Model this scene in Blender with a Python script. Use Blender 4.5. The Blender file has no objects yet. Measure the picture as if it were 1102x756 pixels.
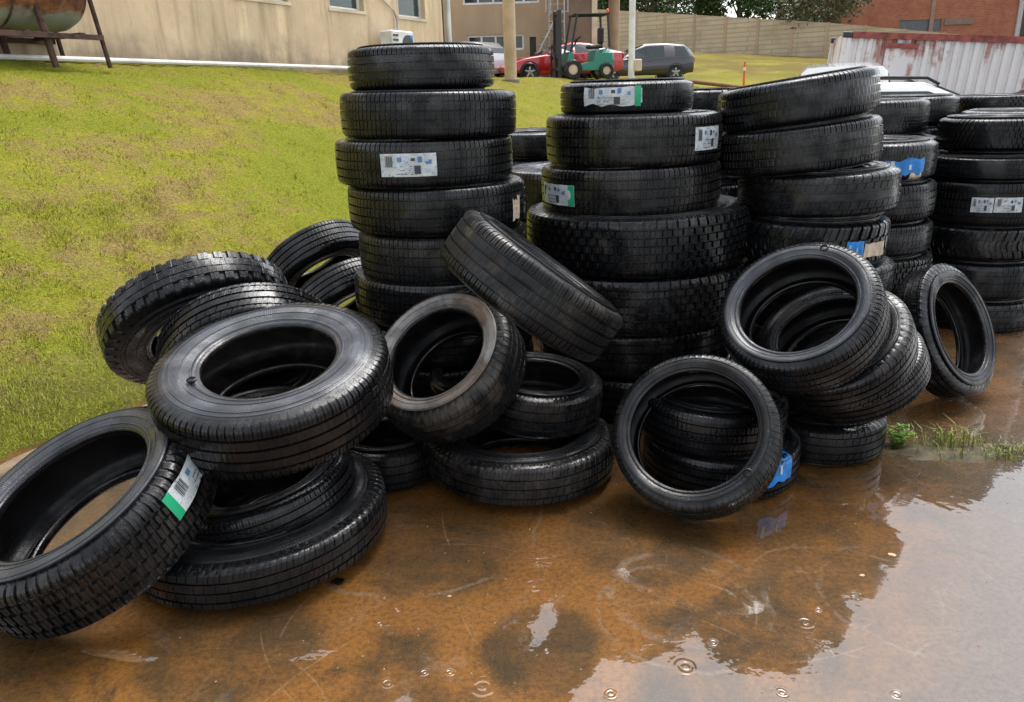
import bpy, math, random
import numpy as np
from mathutils import Vector, Matrix

rnd = random.Random(7)
rng = np.random.default_rng(11)
R_ = math.radians
scene = bpy.context.scene
COL = scene.collection

# ------------------------------------------------------------------ camera
CAMH, PITCH, ROLL, FPX, PW, PH = 1.6, R_(18.5), R_(1.8), 830.0, 1102.0, 756.0
cp, sp = math.cos(PITCH), math.sin(PITCH)
F = Vector((0, cp, -sp)); U0 = Vector((0, sp, cp)); X0 = Vector((1, 0, 0))
UP = U0 * math.cos(ROLL) + X0 * math.sin(ROLL)
RT = X0 * math.cos(ROLL) - U0 * math.sin(ROLL)
EYE = Vector((0, 0, CAMH))

def ray(px, py):
    return F + RT * ((px - PW / 2) / FPX) - UP * ((py - PH / 2) / FPX)

def at(px, py, Y=None, z=None):
    """world point seen at a photo pixel, at depth Y or at height z"""
    d = ray(px, py)
    t = Y / d.y if Y is not None else (z - CAMH) / d.z
    return EYE + d * t

cam_d = bpy.data.cameras.new('camera')
cam = bpy.data.objects.new('camera', cam_d); COL.objects.link(cam)
cam_d.sensor_width = 36; cam_d.lens = 36 * FPX / PW
cam_d.clip_start = 0.05; cam_d.clip_end = 2000
m = Matrix((RT, UP, -F)).transposed().to_4x4(); m.translation = EYE
cam.matrix_world = m
scene.camera = cam

# ------------------------------------------------------------------ tagging
def tag(o, label=None, cat=None, group=None, kind=None):
    if label: o['label'] = label
    if cat: o['category'] = cat
    if group: o['group'] = group
    if kind: o['kind'] = kind
    return o

def empty(name, loc=(0, 0, 0), rz=0.0):
    o = bpy.data.objects.new(name, None); COL.objects.link(o)
    o.location = loc; o.rotation_euler = (0, 0, rz)
    o.empty_display_size = 0.1
    return o

def link(name, me, parent=None):
    o = bpy.data.objects.new(name, me); COL.objects.link(o)
    if parent: o.parent = parent
    return o

# ------------------------------------------------------------------ meshes
def mesh_np(name, V, Q=None, T=None, mat=None, smooth=False, sharp=None):
    me = bpy.data.meshes.new(name)
    V = np.asarray(V, dtype=np.float32)
    nq = 0 if Q is None else len(Q); nt = 0 if T is None else len(T)
    me.vertices.add(len(V)); me.vertices.foreach_set('co', V.ravel())
    idx = []
    if nq: idx.append(np.asarray(Q, dtype=np.int32).ravel())
    if nt: idx.append(np.asarray(T, dtype=np.int32).ravel())
    idx = np.concatenate(idx)
    me.loops.add(len(idx)); me.loops.foreach_set('vertex_index', idx)
    me.polygons.add(nq + nt)
    st = np.concatenate([np.arange(nq) * 4, nq * 4 + np.arange(nt) * 3]).astype(np.int32)
    me.polygons.foreach_set('loop_start', st)
    me.polygons.foreach_set('use_smooth', np.full(nq + nt, smooth, dtype=bool))
    me.update(calc_edges=True)
    me.validate()
    if sharp is not None: me.set_sharp_from_angle(angle=sharp)
    if mat: me.materials.append(mat)
    return me

class MB:
    def __init__(s): s.v = []; s.f = []
    def add(s, vs, fs):
        b = len(s.v); s.v += [tuple(v) for v in vs]; s.f += [tuple(b + i for i in f) for f in fs]; return s
    def box(s, c, d, rz=0.0, bev=0.0, rot=None):
        x, y, z = d[0] / 2, d[1] / 2, d[2] / 2
        if bev <= 0:
            vs = [(-x, -y, -z), (x, -y, -z), (x, y, -z), (-x, y, -z), (-x, -y, z), (x, -y, z), (x, y, z), (-x, y, z)]
            fs = [(0, 3, 2, 1), (4, 5, 6, 7), (0, 1, 5, 4), (1, 2, 6, 5), (2, 3, 7, 6), (3, 0, 4, 7)]
        else:
            b = min(bev, x * .9, y * .9, z * .9)
            prof = [(-z, b), (-z + b, 0), (z - b, 0), (z, b)]
            vs = []
            for zz, ins in prof:
                xx, yy = x - ins, y - ins
                k = b * .6
                vs += [(-xx + k, -yy, zz), (xx - k, -yy, zz), (xx, -yy + k, zz), (xx, yy - k, zz), (xx - k, yy, zz), (-xx + k, yy, zz), (-xx, yy - k, zz), (-xx, -yy + k, zz)]
            fs = [tuple(range(7, -1, -1)), tuple(range(24, 32))]
            for l in range(3):
                for i in range(8):
                    j = (i + 1) % 8
                    fs.append((l * 8 + i, l * 8 + j, l * 8 + 8 + j, l * 8 + 8 + i))
        M = rot if rot is not None else Matrix.Rotation(rz, 3, 'Z')
        c = Vector(c)
        return s.add([M @ Vector(v) + c for v in vs], fs)
    def tube(s, pts, r, n=8, caps=True):
        pts = [Vector(p) for p in pts]; rings = []
        rs = r if isinstance(r, (list, tuple)) else [r] * len(pts)
        a = None
        for i, p in enumerate(pts):
            t = (pts[min(i + 1, len(pts) - 1)] - pts[max(i - 1, 0)]).normalized()
            if a is None:
                a = t.orthogonal().normalized()
            else:
                a = (a - t * a.dot(t)).normalized()
            b = t.cross(a)
            rings.append([p + (a * math.cos(2 * math.pi * k / n) + b * math.sin(2 * math.pi * k / n)) * rs[i] for k in range(n)])
        vs = [v for ring in rings for v in ring]; fs = []
        for i in range(len(pts) - 1):
            for k in range(n):
                j = (k + 1) % n
                fs.append((i * n + k, i * n + j, (i + 1) * n + j, (i + 1) * n + k))
        if caps:
            fs.append(tuple(range(n - 1, -1, -1))); fs.append(tuple((len(pts) - 1) * n + k for k in range(n)))
        return s.add(vs, fs)
    def prism(s, poly, axis_vec, thick, org=(0, 0, 0), ex=(1, 0, 0), ez=(0, 0, 1)):
        """polygon in (ex,ez) plane, extruded +-thick/2 along axis_vec"""
        ex, ez, ax, org = Vector(ex), Vector(ez), Vector(axis_vec), Vector(org)
        n = len(poly)
        vs = [org + ex * a + ez * b - ax * (thick / 2) for a, b in poly] + [org + ex * a + ez * b + ax * (thick / 2) for a, b in poly]
        fs = [tuple(range(n)), tuple(range(2 * n - 1, n - 1, -1))]
        for i in range(n):
            j = (i + 1) % n
            fs.append((i, i + n, j + n, j))
        return s.add(vs, fs)
    def lathe(s, prof, org=(0, 0, 0), axis=(0, 0, 1), n=24, closed=False):
        """prof: (radius, height) along axis"""
        org, ax = Vector(org), Vector(axis).normalized()
        a = ax.orthogonal().normalized(); b = ax.cross(a)
        vs = []
        for r, h in prof:
            for k in range(n):
                t = 2 * math.pi * k / n
                vs.append(org + ax * h + (a * math.cos(t) + b * math.sin(t)) * r)
        fs = []
        L = len(prof)
        for i in range(L if closed else L - 1):
            i2 = (i + 1) % L
            for k in range(n):
                j = (k + 1) % n
                fs.append((i * n + k, i * n + j, i2 * n + j, i2 * n + k))
        if not closed:
            fs.append(tuple(range(n - 1, -1, -1))); fs.append(tuple((L - 1) * n + k for k in range(n)))
        return s.add(vs, fs)
    def build(s, name, mat, parent=None, smooth=None):
        me = bpy.data.meshes.new(name)
        me.from_pydata(s.v, [], s.f); me.validate()
        import bmesh
        bm = bmesh.new(); bm.from_mesh(me); bmesh.ops.recalc_face_normals(bm, faces=bm.faces); bm.to_mesh(me); bm.free()
        if smooth is not None:
            me.polygons.foreach_set('use_smooth', [True] * len(me.polygons)); me.set_sharp_from_angle(angle=R_(smooth))
        me.materials.append(mat)
        return link(name, me, parent)

# ------------------------------------------------------------------ materials
class NT:
    """small helper to write node materials"""
    def __init__(s, name):
        s.m = bpy.data.materials.new(name); s.m.use_nodes = True
        s.n = s.m.node_tree.nodes; s.l = s.m.node_tree.links
        s.b = s.n['Principled BSDF']; s.out = s.n['Material Output']
        s._c = None
    def new(s, t, **kw):
        n = s.n.new(t)
        for k, v in kw.items(): setattr(n, k, v)
        return n
    def inp(s, sock, v):
        if hasattr(v, 'is_linked') or isinstance(v, bpy.types.NodeSocket): s.l.new(v, sock)
        else: sock.default_value = v
    def coord(s, kind='Object'):
        if s._c is None: s._c = s.new('ShaderNodeTexCoord')
        return s._c.outputs[kind]
    def pos(s):
        return s.new('ShaderNodeNewGeometry').outputs['Position']
    def map(s, v, scale=(1, 1, 1), loc=(0, 0, 0), rot=(0, 0, 0)):
        n = s.new('ShaderNodeMapping'); s.l.new(v, n.inputs[0])
        n.inputs['Scale'].default_value = scale; n.inputs['Location'].default_value = loc; n.inputs['Rotation'].default_value = rot
        return n.outputs[0]
    def noise(s, v, scale, detail=4, rough=.55, dist=0.0):
        n = s.new('ShaderNodeTexNoise'); s.l.new(v, n.inputs['Vector'])
        n.inputs['Scale'].default_value = scale; n.inputs['Detail'].default_value = detail
        n.inputs['Roughness'].default_value = rough; n.inputs['Distortion'].default_value = dist
        return n.outputs['Fac']
    def math(s, op, a, b=0.0, c=None, clamp=False):
        n = s.new('ShaderNodeMath', operation=op, use_clamp=clamp)
        s.inp(n.inputs[0], a); s.inp(n.inputs[1], b)
        if c is not None: s.inp(n.inputs[2], c)
        return n.outputs[0]
    def ramp(s, v, lo, hi, a=0.0, b=1.0):
        n = s.new('ShaderNodeMapRange', interpolation_type='SMOOTHSTEP')
        s.inp(n.inputs[0], v); s.inp(n.inputs[1], lo); s.inp(n.inputs[2], hi); s.inp(n.inputs[3], a); s.inp(n.inputs[4], b)
        return n.outputs[0]
    def mix(s, f, a, b):
        n = s.new('ShaderNodeMix', data_type='RGBA')
        s.inp(n.inputs[0], f)
        for k, v in ((6, a), (7, b)):
            if isinstance(v, tuple) and len(v) == 3: v = (*v, 1)
            s.inp(n.inputs[k], v)
        return n.outputs[2]
    def bump(s, h, strength=.5, dist=.01, normal=None):
        n = s.new('ShaderNodeBump'); n.inputs['Strength'].default_value = strength; n.inputs['Distance'].default_value = dist
        s.l.new(h, n.inputs['Height'])
        if normal is not None: s.l.new(normal, n.inputs['Normal'])
        return n.outputs[0]
    def sep(s, v):
        n = s.new('ShaderNodeSeparateXYZ'); s.l.new(v, n.inputs[0]); return n.outputs
    def set(s, **kw):
        names = {'color': 'Base Color', 'rough': 'Roughness', 'metal': 'Metallic', 'spec': 'Specular IOR Level', 'ior': 'IOR',
                 'coat': 'Coat Weight', 'coat_rough': 'Coat Roughness', 'coat_ior': 'Coat IOR', 'normal': 'Normal', 'coat_normal': 'Coat Normal',
                 'sheen': 'Sheen Weight', 'trans': 'Transmission Weight', 'sub': 'Subsurface Weight'}
        for k, v in kw.items():
            if isinstance(v, tuple) and len(v) == 3: v = (*v, 1)
            s.inp(s.b.inputs[names[k]], v)
        return s.m

def plain(name, col, rough=.5, metal=0.0, var=.12, scale=6.0, bump=.15, coat=0.0, spec=.5):
    t = NT(name); c = t.coord()
    n = t.noise(c, scale, 5)
    dk = tuple(x * (1 - var * 1.6) for x in col); lt = tuple(min(1, x * (1 + var)) for x in col)
    t.set(color=t.mix(t.ramp(n, .3, .7), dk, lt), rough=t.ramp(t.noise(c, scale * 3, 3), .3, .7, rough * .85, min(1, rough * 1.12)), metal=metal, coat=coat, coat_rough=.08, spec=spec)
    if bump: t.set(normal=t.bump(t.noise(c, scale * 8, 3), bump, .004))
    return t.m

def rubber(name, base=(.010, .0105, .012), side=False, dirt=0.0, dirt_col=(.16, .11, .065), rough=(.22, .5), coat=.35):
    t = NT(name); c = t.coord(); g = t.pos()
    big = t.noise(g, 5.0, 4); fine = t.noise(c, 130, 3, .6); drops = t.noise(g, 210, 2, .5)
    col = t.mix(t.ramp(big, .35, .7), base, tuple(x * 1.7 for x in base))
    if dirt:
        dm = t.math('MULTIPLY', t.ramp(t.noise(c, 5.5, 6, .65, .6), .58 - .25 * dirt, .72 - .2 * dirt), min(1, dirt + .25))
        col = t.mix(dm, col, t.mix(fine, tuple(x * .6 for x in dirt_col), dirt_col))
    wet = t.ramp(t.noise(g, 9, 4), .35, .65)
    rnd_ = t.new('ShaderNodeObjectInfo').outputs['Random']
    dust = t.math('MULTIPLY', t.ramp(rnd_, .45, 1.0, 0, .75), t.ramp(t.noise(c, 8, 7, .75, .5), .46, .66))
    col = t.mix(dust, col, (.036, .031, .025))
    t.set(color=col, rough=t.math('MULTIPLY_ADD', wet, rough[0] - rough[1], rough[1]), spec=.28,
          coat=t.math('MULTIPLY', wet, coat), coat_rough=.07, coat_ior=1.4)
    h = t.math('ADD', t.math('MULTIPLY', fine, .5), t.math('MULTIPLY', t.ramp(drops, .58, .7), 1.1))
    if side:      # moulding: fine rings near the bead, hatched decorative panels, faint scuffs
        x, y, z = t.sep(c)
        rr = t.math('SQRT', t.math('ADD', t.math('MULTIPLY', x, x), t.math('MULTIPLY', y, y)))
        an = t.math('ARCTAN2', y, x)
        rings = t.math('MULTIPLY', t.math('SINE', t.math('MULTIPLY', rr, 1150)), t.ramp(t.math('SINE', t.math('MULTIPLY', rr, 95)), .1, .4))
        hat = t.math('SINE', t.math('MULTIPLY', an, 260))
        pan = t.math('MULTIPLY', t.ramp(t.math('SINE', t.math('MULTIPLY_ADD', an, 3, .6)), .55, .6), t.ramp(t.math('SINE', t.math('MULTIPLY_ADD', rr, 62, .4)), .2, .3))
        h = t.math('ADD', h, t.math('ADD', t.math('MULTIPLY', rings, .5), t.math('MULTIPLY', pan, t.math('MULTIPLY_ADD', hat, .6, 1.0))))
        sc = t.math('MULTIPLY', t.ramp(t.noise(t.map(c, (1, 1, 3)), 7, 7, .75, .8), .55, .75), .5)
        t.set(color=t.mix(sc, col, (.034, .033, .031)))
    nb = t.bump(h, .34, .0025)
    t.set(normal=nb, coat_normal=nb)
    return t.m

M = {}
M['tread'] = rubber('tread_rubber', (.0035, .0037, .0042), rough=(.10, .32), coat=.7)
M['side'] = rubber('sidewall_rubber', (.005, .0053, .0062), side=True, rough=(.2, .42), coat=.5)
M['bead'] = rubber('bead_rubber', (.004, .004, .0045), rough=(.15, .3), coat=.6)
M['liner'] = rubber('liner_rubber', (.003, .003, .0033), rough=(.35, .6), coat=.1)
M['tread_dirty'] = rubber('dusty_tread_rubber', (.006, .006, .006), dirt=.30, dirt_col=(.10, .085, .065), rough=(.25, .55))
M['side_mud'] = rubber('muddy_sidewall_rubber', (.15, .146, .14), dirt=.40, dirt_col=(.24, .13, .055), side=True, rough=(.3, .6), coat=.3)
M['side_sky'] = rubber('sky_toned_sidewall_rubber', (.030, .033, .039), side=True, rough=(.2, .4), coat=.9)  # bluish grey of the reflected sky put into the base colour
M['paper'] = plain('sticker_paper', (.66, .70, .70), .35, var=.16, scale=22, bump=.05)
def printed_paper():
    t = NT('printed_sticker_paper'); c = t.coord()
    ink = t.math('MULTIPLY', t.ramp(t.noise(t.map(c, (1, 1, 2.2)), 95, 3, .7), .54, .62), t.ramp(t.noise(c, 28, 2), .42, .58))
    col = t.mix(t.ramp(t.noise(c, 18, 5), .35, .7), (.50, .53, .52), (.70, .74, .74))
    col = t.mix(t.math('MULTIPLY', ink, .8), col, (.13, .16, .19))
    t.set(color=col, rough=.3, normal=t.bump(t.noise(c, 60, 4), .4, .004))
    return t.m
M['paper'] = printed_paper()
M['paper_tan'] = plain('torn_sticker_paper', (.62, .50, .36), .6, var=.18, scale=40)
M['ink'] = plain('sticker_ink', (.05, .055, .07), .5, bump=0)
M['ink_blue'] = plain('sticker_blue_ink', (.10, .22, .42), .5, bump=0)
M['ink_pale'] = plain('sticker_pale_ink', (.52, .60, .66), .5, bump=0)
M['green'] = plain('sticker_green', (.01, .36, .16), .35, bump=0)
M['blue'] = plain('sticker_blue', (.015, .22, .62), .3, bump=0, var=.2, scale=25)

# ------------------------------------------------------------------ tyres
STY = {  # grooves (centre, width, depth), pitches, lateral cut, ribs: offset / mask / sipe, shear, zig
    'rib': dict(tw=.44, rd=.016, g=[(-.58, .07), (-.2, .07), (.2, .07), (.58, .07)], gd=.011, N=92, cut=.2, ld=.007, off=[0, .3, .6, .3, 0], mk=[.9, .14, .14, .14, .9], shear=.25, zig=0, sip=.3),
    'truck': dict(g=[(-.6, .05), (-.2, .05), (.2, .05), (.6, .05)], gd=.012, N=104, cut=.16, ld=.006, off=[0, .1, 0, .1, 0], mk=[.9, .45, .45, .45, .9], shear=.2, zig=0.012, sip=.2, tw=.458, rd=.011),
    'fine': dict(g=[(-.5, .09), (-.02, .05), (.46, .09)], gd=.008, N=78, cut=.12, ld=.005, off=[0, .4, .2, .5], mk=[.8, .5, .4, .8], shear=.9, zig=0, sip=.35),
    'summer': dict(g=[(-.62, .06), (-.22, .1), (.22, .1), (.62, .06)], gd=.008, N=54, cut=.1, ld=.005, off=[0, .5, 0, .5, 0], mk=[.9, .7, 0, .7, .9], shear=1.3, zig=0, sip=.2),
    'block': dict(g=[(-.7, .045), (-.43, .045), (-.14, .045), (.14, .045), (.43, .045), (.7, .045)], gd=.014, N=68, cut=.2, ld=.013, off=[0, .5, 0, .5, 0, .5, 0], mk=[1, 1, 1, 1, 1, 1, 1], shear=0, zig=0, sip=.12, tw=.458, rd=.010),
    'terrain': dict(g=[(-.52, .07), (-.12, .06), (.3, .06), (.62, .07)], gd=.011, N=70, cut=.26, ld=.011, off=[0, .45, .8, .3, .6], mk=[1, .9, .9, .9, 1], shear=.6, zig=.05, sip=.25),
    'lug': dict(g=[(-.4, .03), (.05, .03), (.45, .03)], gd=.007, N=42, cut=.36, ld=.012, off=[0, .3, .6, .5], mk=[1, .12, .12, 1], shear=.35, zig=0, sip=.1),
    'zigzag': dict(g=[(-.34, .06), (.34, .06)], gd=.012, N=40, cut=.26, ld=.012, off=[0, .5, .0], mk=[1, .85, 1], shear=1.1, zig=.07, sip=.25),
    'mud': dict(g=[(-.35, .1), (.35, .1)], gd=.016, N=26, cut=.38, ld=.016, off=[0, .5, .25], mk=[1, 1, 1], shear=.5, zig=.08, sip=.1),
}

def tread_mesh(Rr, W, st):
    S = STY[st]; tw = S.get('tw', .42) * W; rd = S.get('rd', .021); e = .012
    lines = []   # (s, depth, rib)  rib -1 = groove
    edges = []
    for c, w in S['g']: edges.append((c - w / 2, c + w / 2))
    cur = -1.0; ribs = []
    for a, b in edges: ribs.append((cur, a)); cur = b
    ribs.append((cur, 1.0))
    nr = len(ribs)
    for i, (a, b) in enumerate(ribs):
        first, last = i == 0, i == nr - 1
        if first: xs = [-1.06, -1.03, -1.0, -.96, -.9, -.82] + ([(-.82 + b) / 2] if b > -.7 else []) + [b - e]
        elif last: xs = [a + e] + ([(.82 + a) / 2] if a < .7 else []) + [.82, .9, .96, 1.0, 1.03, 1.06]
        else: xs = list(np.linspace(a + e, b - e, 4))
        if i > 0: lines.append((a, S['gd'], -1, i))
        for x in xs: lines.append((x, 0, i, i))
        if not last: lines.append((b, S['gd'], -1, i))
    N = S['N']; cut = S['cut']; q = .03
    ph = [-q, 0, cut, cut + q, .5 + cut / 2 - q, .5 + cut / 2, .5 + cut / 2 + .05, .5 + cut / 2 + .05 + q]
    fm = [0, 1, 1, 0, 0, 0, 0, 0]; fs = [0, 0, 0, 0, 0, 1, 1, 0]
    P = len(ph); th = (np.arange(N)[:, None] + np.array(ph)[None, :]).ravel()
    FM = np.tile(fm, N); FS = np.tile(fs, N)
    pj = np.repeat(rng.uniform(-.06, .06, N), P)
    V = []
    for s, dep, rib, ri in lines:
        x = abs(s)
        drop = .006 * x * x + (rd * ((x - .8) / .2) ** 2.2 if x > .8 else 0)
        if x > 1.0: drop = .006 + rd + (x - 1.0) / .06 * (.047 - rd)
        sh = S['off'][min(ri, nr - 1)] + S['shear'] * (abs(s) if st == 'zigzag' else s) * .5
        phs = th + sh + pj
        d = np.full(len(th), float(dep))
        if rib >= 0 and x < 1.05:
            mk = S['mk'][rib]
            fade = 1.0 if x <= 1.0 else .6
            edge_ok = 1.0
            d = np.maximum(d, FM * S['ld'] * mk * fade * edge_ok)
            d = np.maximum(d, FS * S['ld'] * S['sip'] * (mk if x < .95 else 0))
        z = s * tw + (S['zig'] * tw * np.cos(2 * np.pi * (th * 1.0)) if x < .8 and S['zig'] else 0)
        r = Rr - drop - d
        a = phs * 2 * np.pi / N
        V.append(np.stack([r * np.cos(a), r * np.sin(a), np.broadcast_to(z, r.shape)], 1))
    # end rings must meet the sidewall: no shear matter, radius fixed
    L = len(V); K = len(th); V = np.concatenate(V)
    i = np.arange(L - 1)[:, None] * K; k = np.arange(K)[None, :]; k2 = (k + 1) % K
    Q = np.stack([i + k, i + k2, i + K + k2, i + K + k], -1).reshape(-1, 4)
    return V, Q

def lathe_np(prof, n):
    prof = np.array(prof)
    t = np.arange(n) * 2 * np.pi / n
    V = np.stack([prof[:, 1:2] * np.cos(t), prof[:, 1:2] * np.sin(t), np.repeat(prof[:, 0:1], n, 1)], -1).reshape(-1, 3)
    L = len(prof); i = np.arange(L - 1)[:, None] * n; k = np.arange(n)[None, :]; k2 = (k + 1) % n
    Q = np.stack([i + k, i + k2, i + n + k2, i + n + k], -1).reshape(-1, 4)
    return V, Q

def catmull(pts, sub=4):
    pts = [np.array(p, float) for p in pts]; out = []
    for i in range(len(pts) - 1):
        p0, p1, p2, p3 = pts[max(i - 1, 0)], pts[i], pts[i + 1], pts[min(i + 2, len(pts) - 1)]
        for k in range(sub):
            t = k / sub
            out.append(.5 * ((2 * p1) + (-p0 + p2) * t + (2 * p0 - 5 * p1 + 4 * p2 - p3) * t * t + (-p0 + 3 * p1 - 3 * p2 + p3) * t ** 3))
    out.append(pts[-1]); return out

def side_profile(Rr, Rin, W, twf=.42):
    H = Rr - Rin; tw = twf * W
    a = catmull([(1.06 * tw, Rr - .053), (max(.485, (1.06 * twf + .5) / 2) * W, Rin + .66 * H if H > .12 else Rin + .6 * H), (.5 * W, Rin + .5 * H), (.488 * W, Rin + .33 * H), (.455 * W, Rin + .2 * H)], 5)
    out = []
    for p in a: out.append(tuple(p))
    # raised rings: decorative line below the shoulder and the rim-protector rib
    ins = []
    for k, (s, r) in enumerate(out):
        ins.append((s, r))
    b = [(.452 * W, Rin + .185 * H), (.464 * W, Rin + .175 * H), (.464 * W, Rin + .15 * H), (.442 * W, Rin + .135 * H), (.432 * W, Rin + .09 * H)]
    # thin rings moulded on the sidewall
    res = []
    for k in range(len(ins) - 1):
        res.append(ins[k])
        if k in (3, 7, 14):
            s, r = ins[k]; s2, r2 = ins[k + 1]
            for f, dz in ((.25, 0), (.32, .0022), (.55, .0022), (.62, 0)):
                res.append((s + (s2 - s) * f + dz, r + (r2 - r) * f))
    res.append(ins[-1])
    return res + b

_tc = {}
def tyre_meshes(st, Rr, W, rin, mats):
    key = (st, round(Rr, 3), round(W, 3), round(rin, 2), mats)
    if key in _tc: return _tc[key]
    Rin = Rr * rin; H = Rr - Rin
    V, Q = tread_mesh(Rr, W, st)
    tr = mesh_np('tread', V, Q, mat=M[mats[0]], smooth=True, sharp=R_(28))
    sp_ = side_profile(Rr, Rin, W, STY[st].get('tw', .42))
    V, Q = lathe_np(sp_, 144)
    s1 = mesh_np('sidewall', V, Q[:, ::-1], mat=M[mats[1]], smooth=True, sharp=R_(50))
    Vm = V.copy(); Vm[:, 2] *= -1
    s2 = mesh_np('sidewall', Vm, Q, mat=M[mats[1] if mats[2] is None else mats[2]], smooth=True, sharp=R_(50))
    bp = [(.432 * W, Rin + .09 * H)] + catmull([(.428 * W, Rin + .06 * H), (.41 * W, Rin + .015 * H), (.375 * W, Rin), (.33 * W, Rin + .012 * H), (.31 * W, Rin + .06 * H)], 4)
    V, Q = lathe_np(bp, 120)
    b1 = mesh_np('bead', V, Q[:, ::-1], mat=M['bead'], smooth=True, sharp=R_(50))
    Vm = V.copy(); Vm[:, 2] *= -1
    b2 = mesh_np('bead', Vm, Q, mat=M['bead'], smooth=True, sharp=R_(50))
    half = catmull([(.31 * W, Rin + .06 * H), (.40 * W, Rin + .25 * H), (.44 * W, Rin + .5 * H), (.40 * W, Rr - .06), (.28 * W, Rr - .034), (0, Rr - .028)], 4)
    ln = half + [(-s, r) for s, r in half[-2::-1]]
    V, Q = lathe_np(ln, 96)
    li = mesh_np('inner_liner', V, Q[:, ::-1], mat=M['liner'], smooth=True)
    _tc[key] = (tr, s1, s2, b1, b2, li)
    return _tc[key]

TYRES = []   # (root, R, W, n) for the placement check
def frame_from(n, spin):
    n = Vector(n).normalized()
    x = (Vector((0, 0, 1)) if abs(n.z) < .9 else Vector((0, 1, 0)))
    x = (x - n * x.dot(n)).normalized(); y = n.cross(x)
    c, s = math.cos(spin), math.sin(spin)
    x2 = x * c + y * s; y2 = n.cross(x2)
    return Matrix((x2, y2, n)).transposed()

def tyre(label, center, n, Rr, W, st='rib', rin=.58, group=None, mats=('tread', 'side', None), dot=None, cat='tyre', hidden=False):
    Rr = round(Rr, 3); W = round(W, 3)
    rt = empty('tyre', center); rt.rotation_mode = 'QUATERNION'
    spin = rnd.uniform(0, 6.28)
    Mx = frame_from(n, spin); rt.rotation_quaternion = Mx.to_quaternion()
    tag(rt, label, 'tyre', group or 'loose tyres piled on the wet yard')
    tr, s1, s2, b1, b2, li = tyre_meshes(st, Rr, W, rin, mats)
    for nm, me in (('tread', tr), ('sidewall', s1), ('sidewall', s2), ('bead', b1), ('bead', b2), ('inner_liner', li)):
        o = link(nm, me, rt)
        if me is s1: rt_s1 = o
    TYRES.append((label, Vector(center), Rr, W, Vector(n).normalized()))
    d = dict(root=rt, M=Mx, c=Vector(center), R=Rr, W=W, side=rt_s1, rin=rin, st=st)
    if dot:   # moulded dark plug on the visible sidewall, at a photo pixel
        p = hit_face(d, *dot)
        Rm = Rr * rin + (Rr - Rr * rin) * .5
        ang = math.atan2(p.y, p.x); rr = min(max(p.xy.length, Rr * rin + .03), Rr - .05)
        b = MB(); c0 = Vector((rr * math.cos(ang), rr * math.sin(ang), .5 * W - .002))
        b.lathe([(.015, -.004), (.0175, .004), (.0135, .0065), (.012, .002), (.002, .001)], c0, (0, 0, 1), 20)
        b.build('sidewall_plug', M['liner'], rt_s1, smooth=40)
    return d

def loc_ray(d, px, py):
    Mi = d['M'].transposed()
    return Mi @ (EYE - d['c']), Mi @ ray(px, py)

def hit_face(d, px, py):
    o, v = loc_ray(d, px, py)
    t = (.5 * d['W'] - o.z) / v.z
    return o + v * t

def hit_tread(d, px, py):
    o, v = loc_ray(d, px, py); Rr = d['R']
    a = v.x ** 2 + v.y ** 2; b = 2 * (o.x * v.x + o.y * v.y); c = o.x ** 2 + o.y ** 2 - Rr * Rr
    D = b * b - 4 * a * c
    t = (-b - math.sqrt(max(D, 0))) / (2 * a)
    p = o + v * t
    return math.atan2(p.y, p.x), p.z

def patch(d, th0, th1, z0, z1, lift, name, mat, parent, thick=.0008, wob=0.0, nth=16, cut=None, seed=0):
    """a thin sheet wrapped round the tread"""
    Rr = d['R']; W = d['W']; r2 = random.Random(seed)
    def rad(z):
        S = STY[d['st']]; x = abs(z) / (S.get('tw', .42) * W)
        return Rr - (.006 * x * x + (S.get('rd', .021) * ((x - .8) / .2) ** 2.2 if x > .8 else 0))
    nz = 5
    V = []
    ph = [r2.uniform(0, 6) for _ in range(4)]
    for lay in (0, 1):
        for i in range(nth + 1):
            f = i / nth
            for j in range(nz + 1):
                g = j / nz
                za, zb = z0, z1
                if cut: za, zb = z0 + (z1 - z0) * cut(f)[0], z0 + (z1 - z0) * cut(f)[1]
                th = th0 + (th1 - th0) * f; z = za + (zb - za) * g
                w = wob * (math.sin(f * 9 + ph[0]) * math.sin(g * 4 + ph[1]) + .6 * math.sin(f * 19 + ph[2])) 
                r = rad(z) + lift + max(w, -lift * .7) + (thick if lay else 0)
                V.append((r * math.cos(th), r * math.sin(th), z))
    n1 = (nth + 1) * (nz + 1); Fc = []
    for i in range(nth):
        for j in range(nz):
            a = i * (nz + 1) + j; b = a + nz + 1
            Fc.append((a, a + 1, b + 1, b)); Fc.append((n1 + a, n1 + b, n1 + b + 1, n1 + a + 1))
    for i in range(nth):
        for j in (0, nz):
            a = i * (nz + 1) + j; b = a + nz + 1
            Fc.append((a, b, b + n1, a + n1))
    for j in range(nz):
        for i in (0, nth):
            a = i * (nz + 1) + j
            Fc.append((a, a + 1, a + 1 + n1, a + n1))
    b = MB(); b.add(V, Fc)
    return b.build(name, mat, parent)

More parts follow.
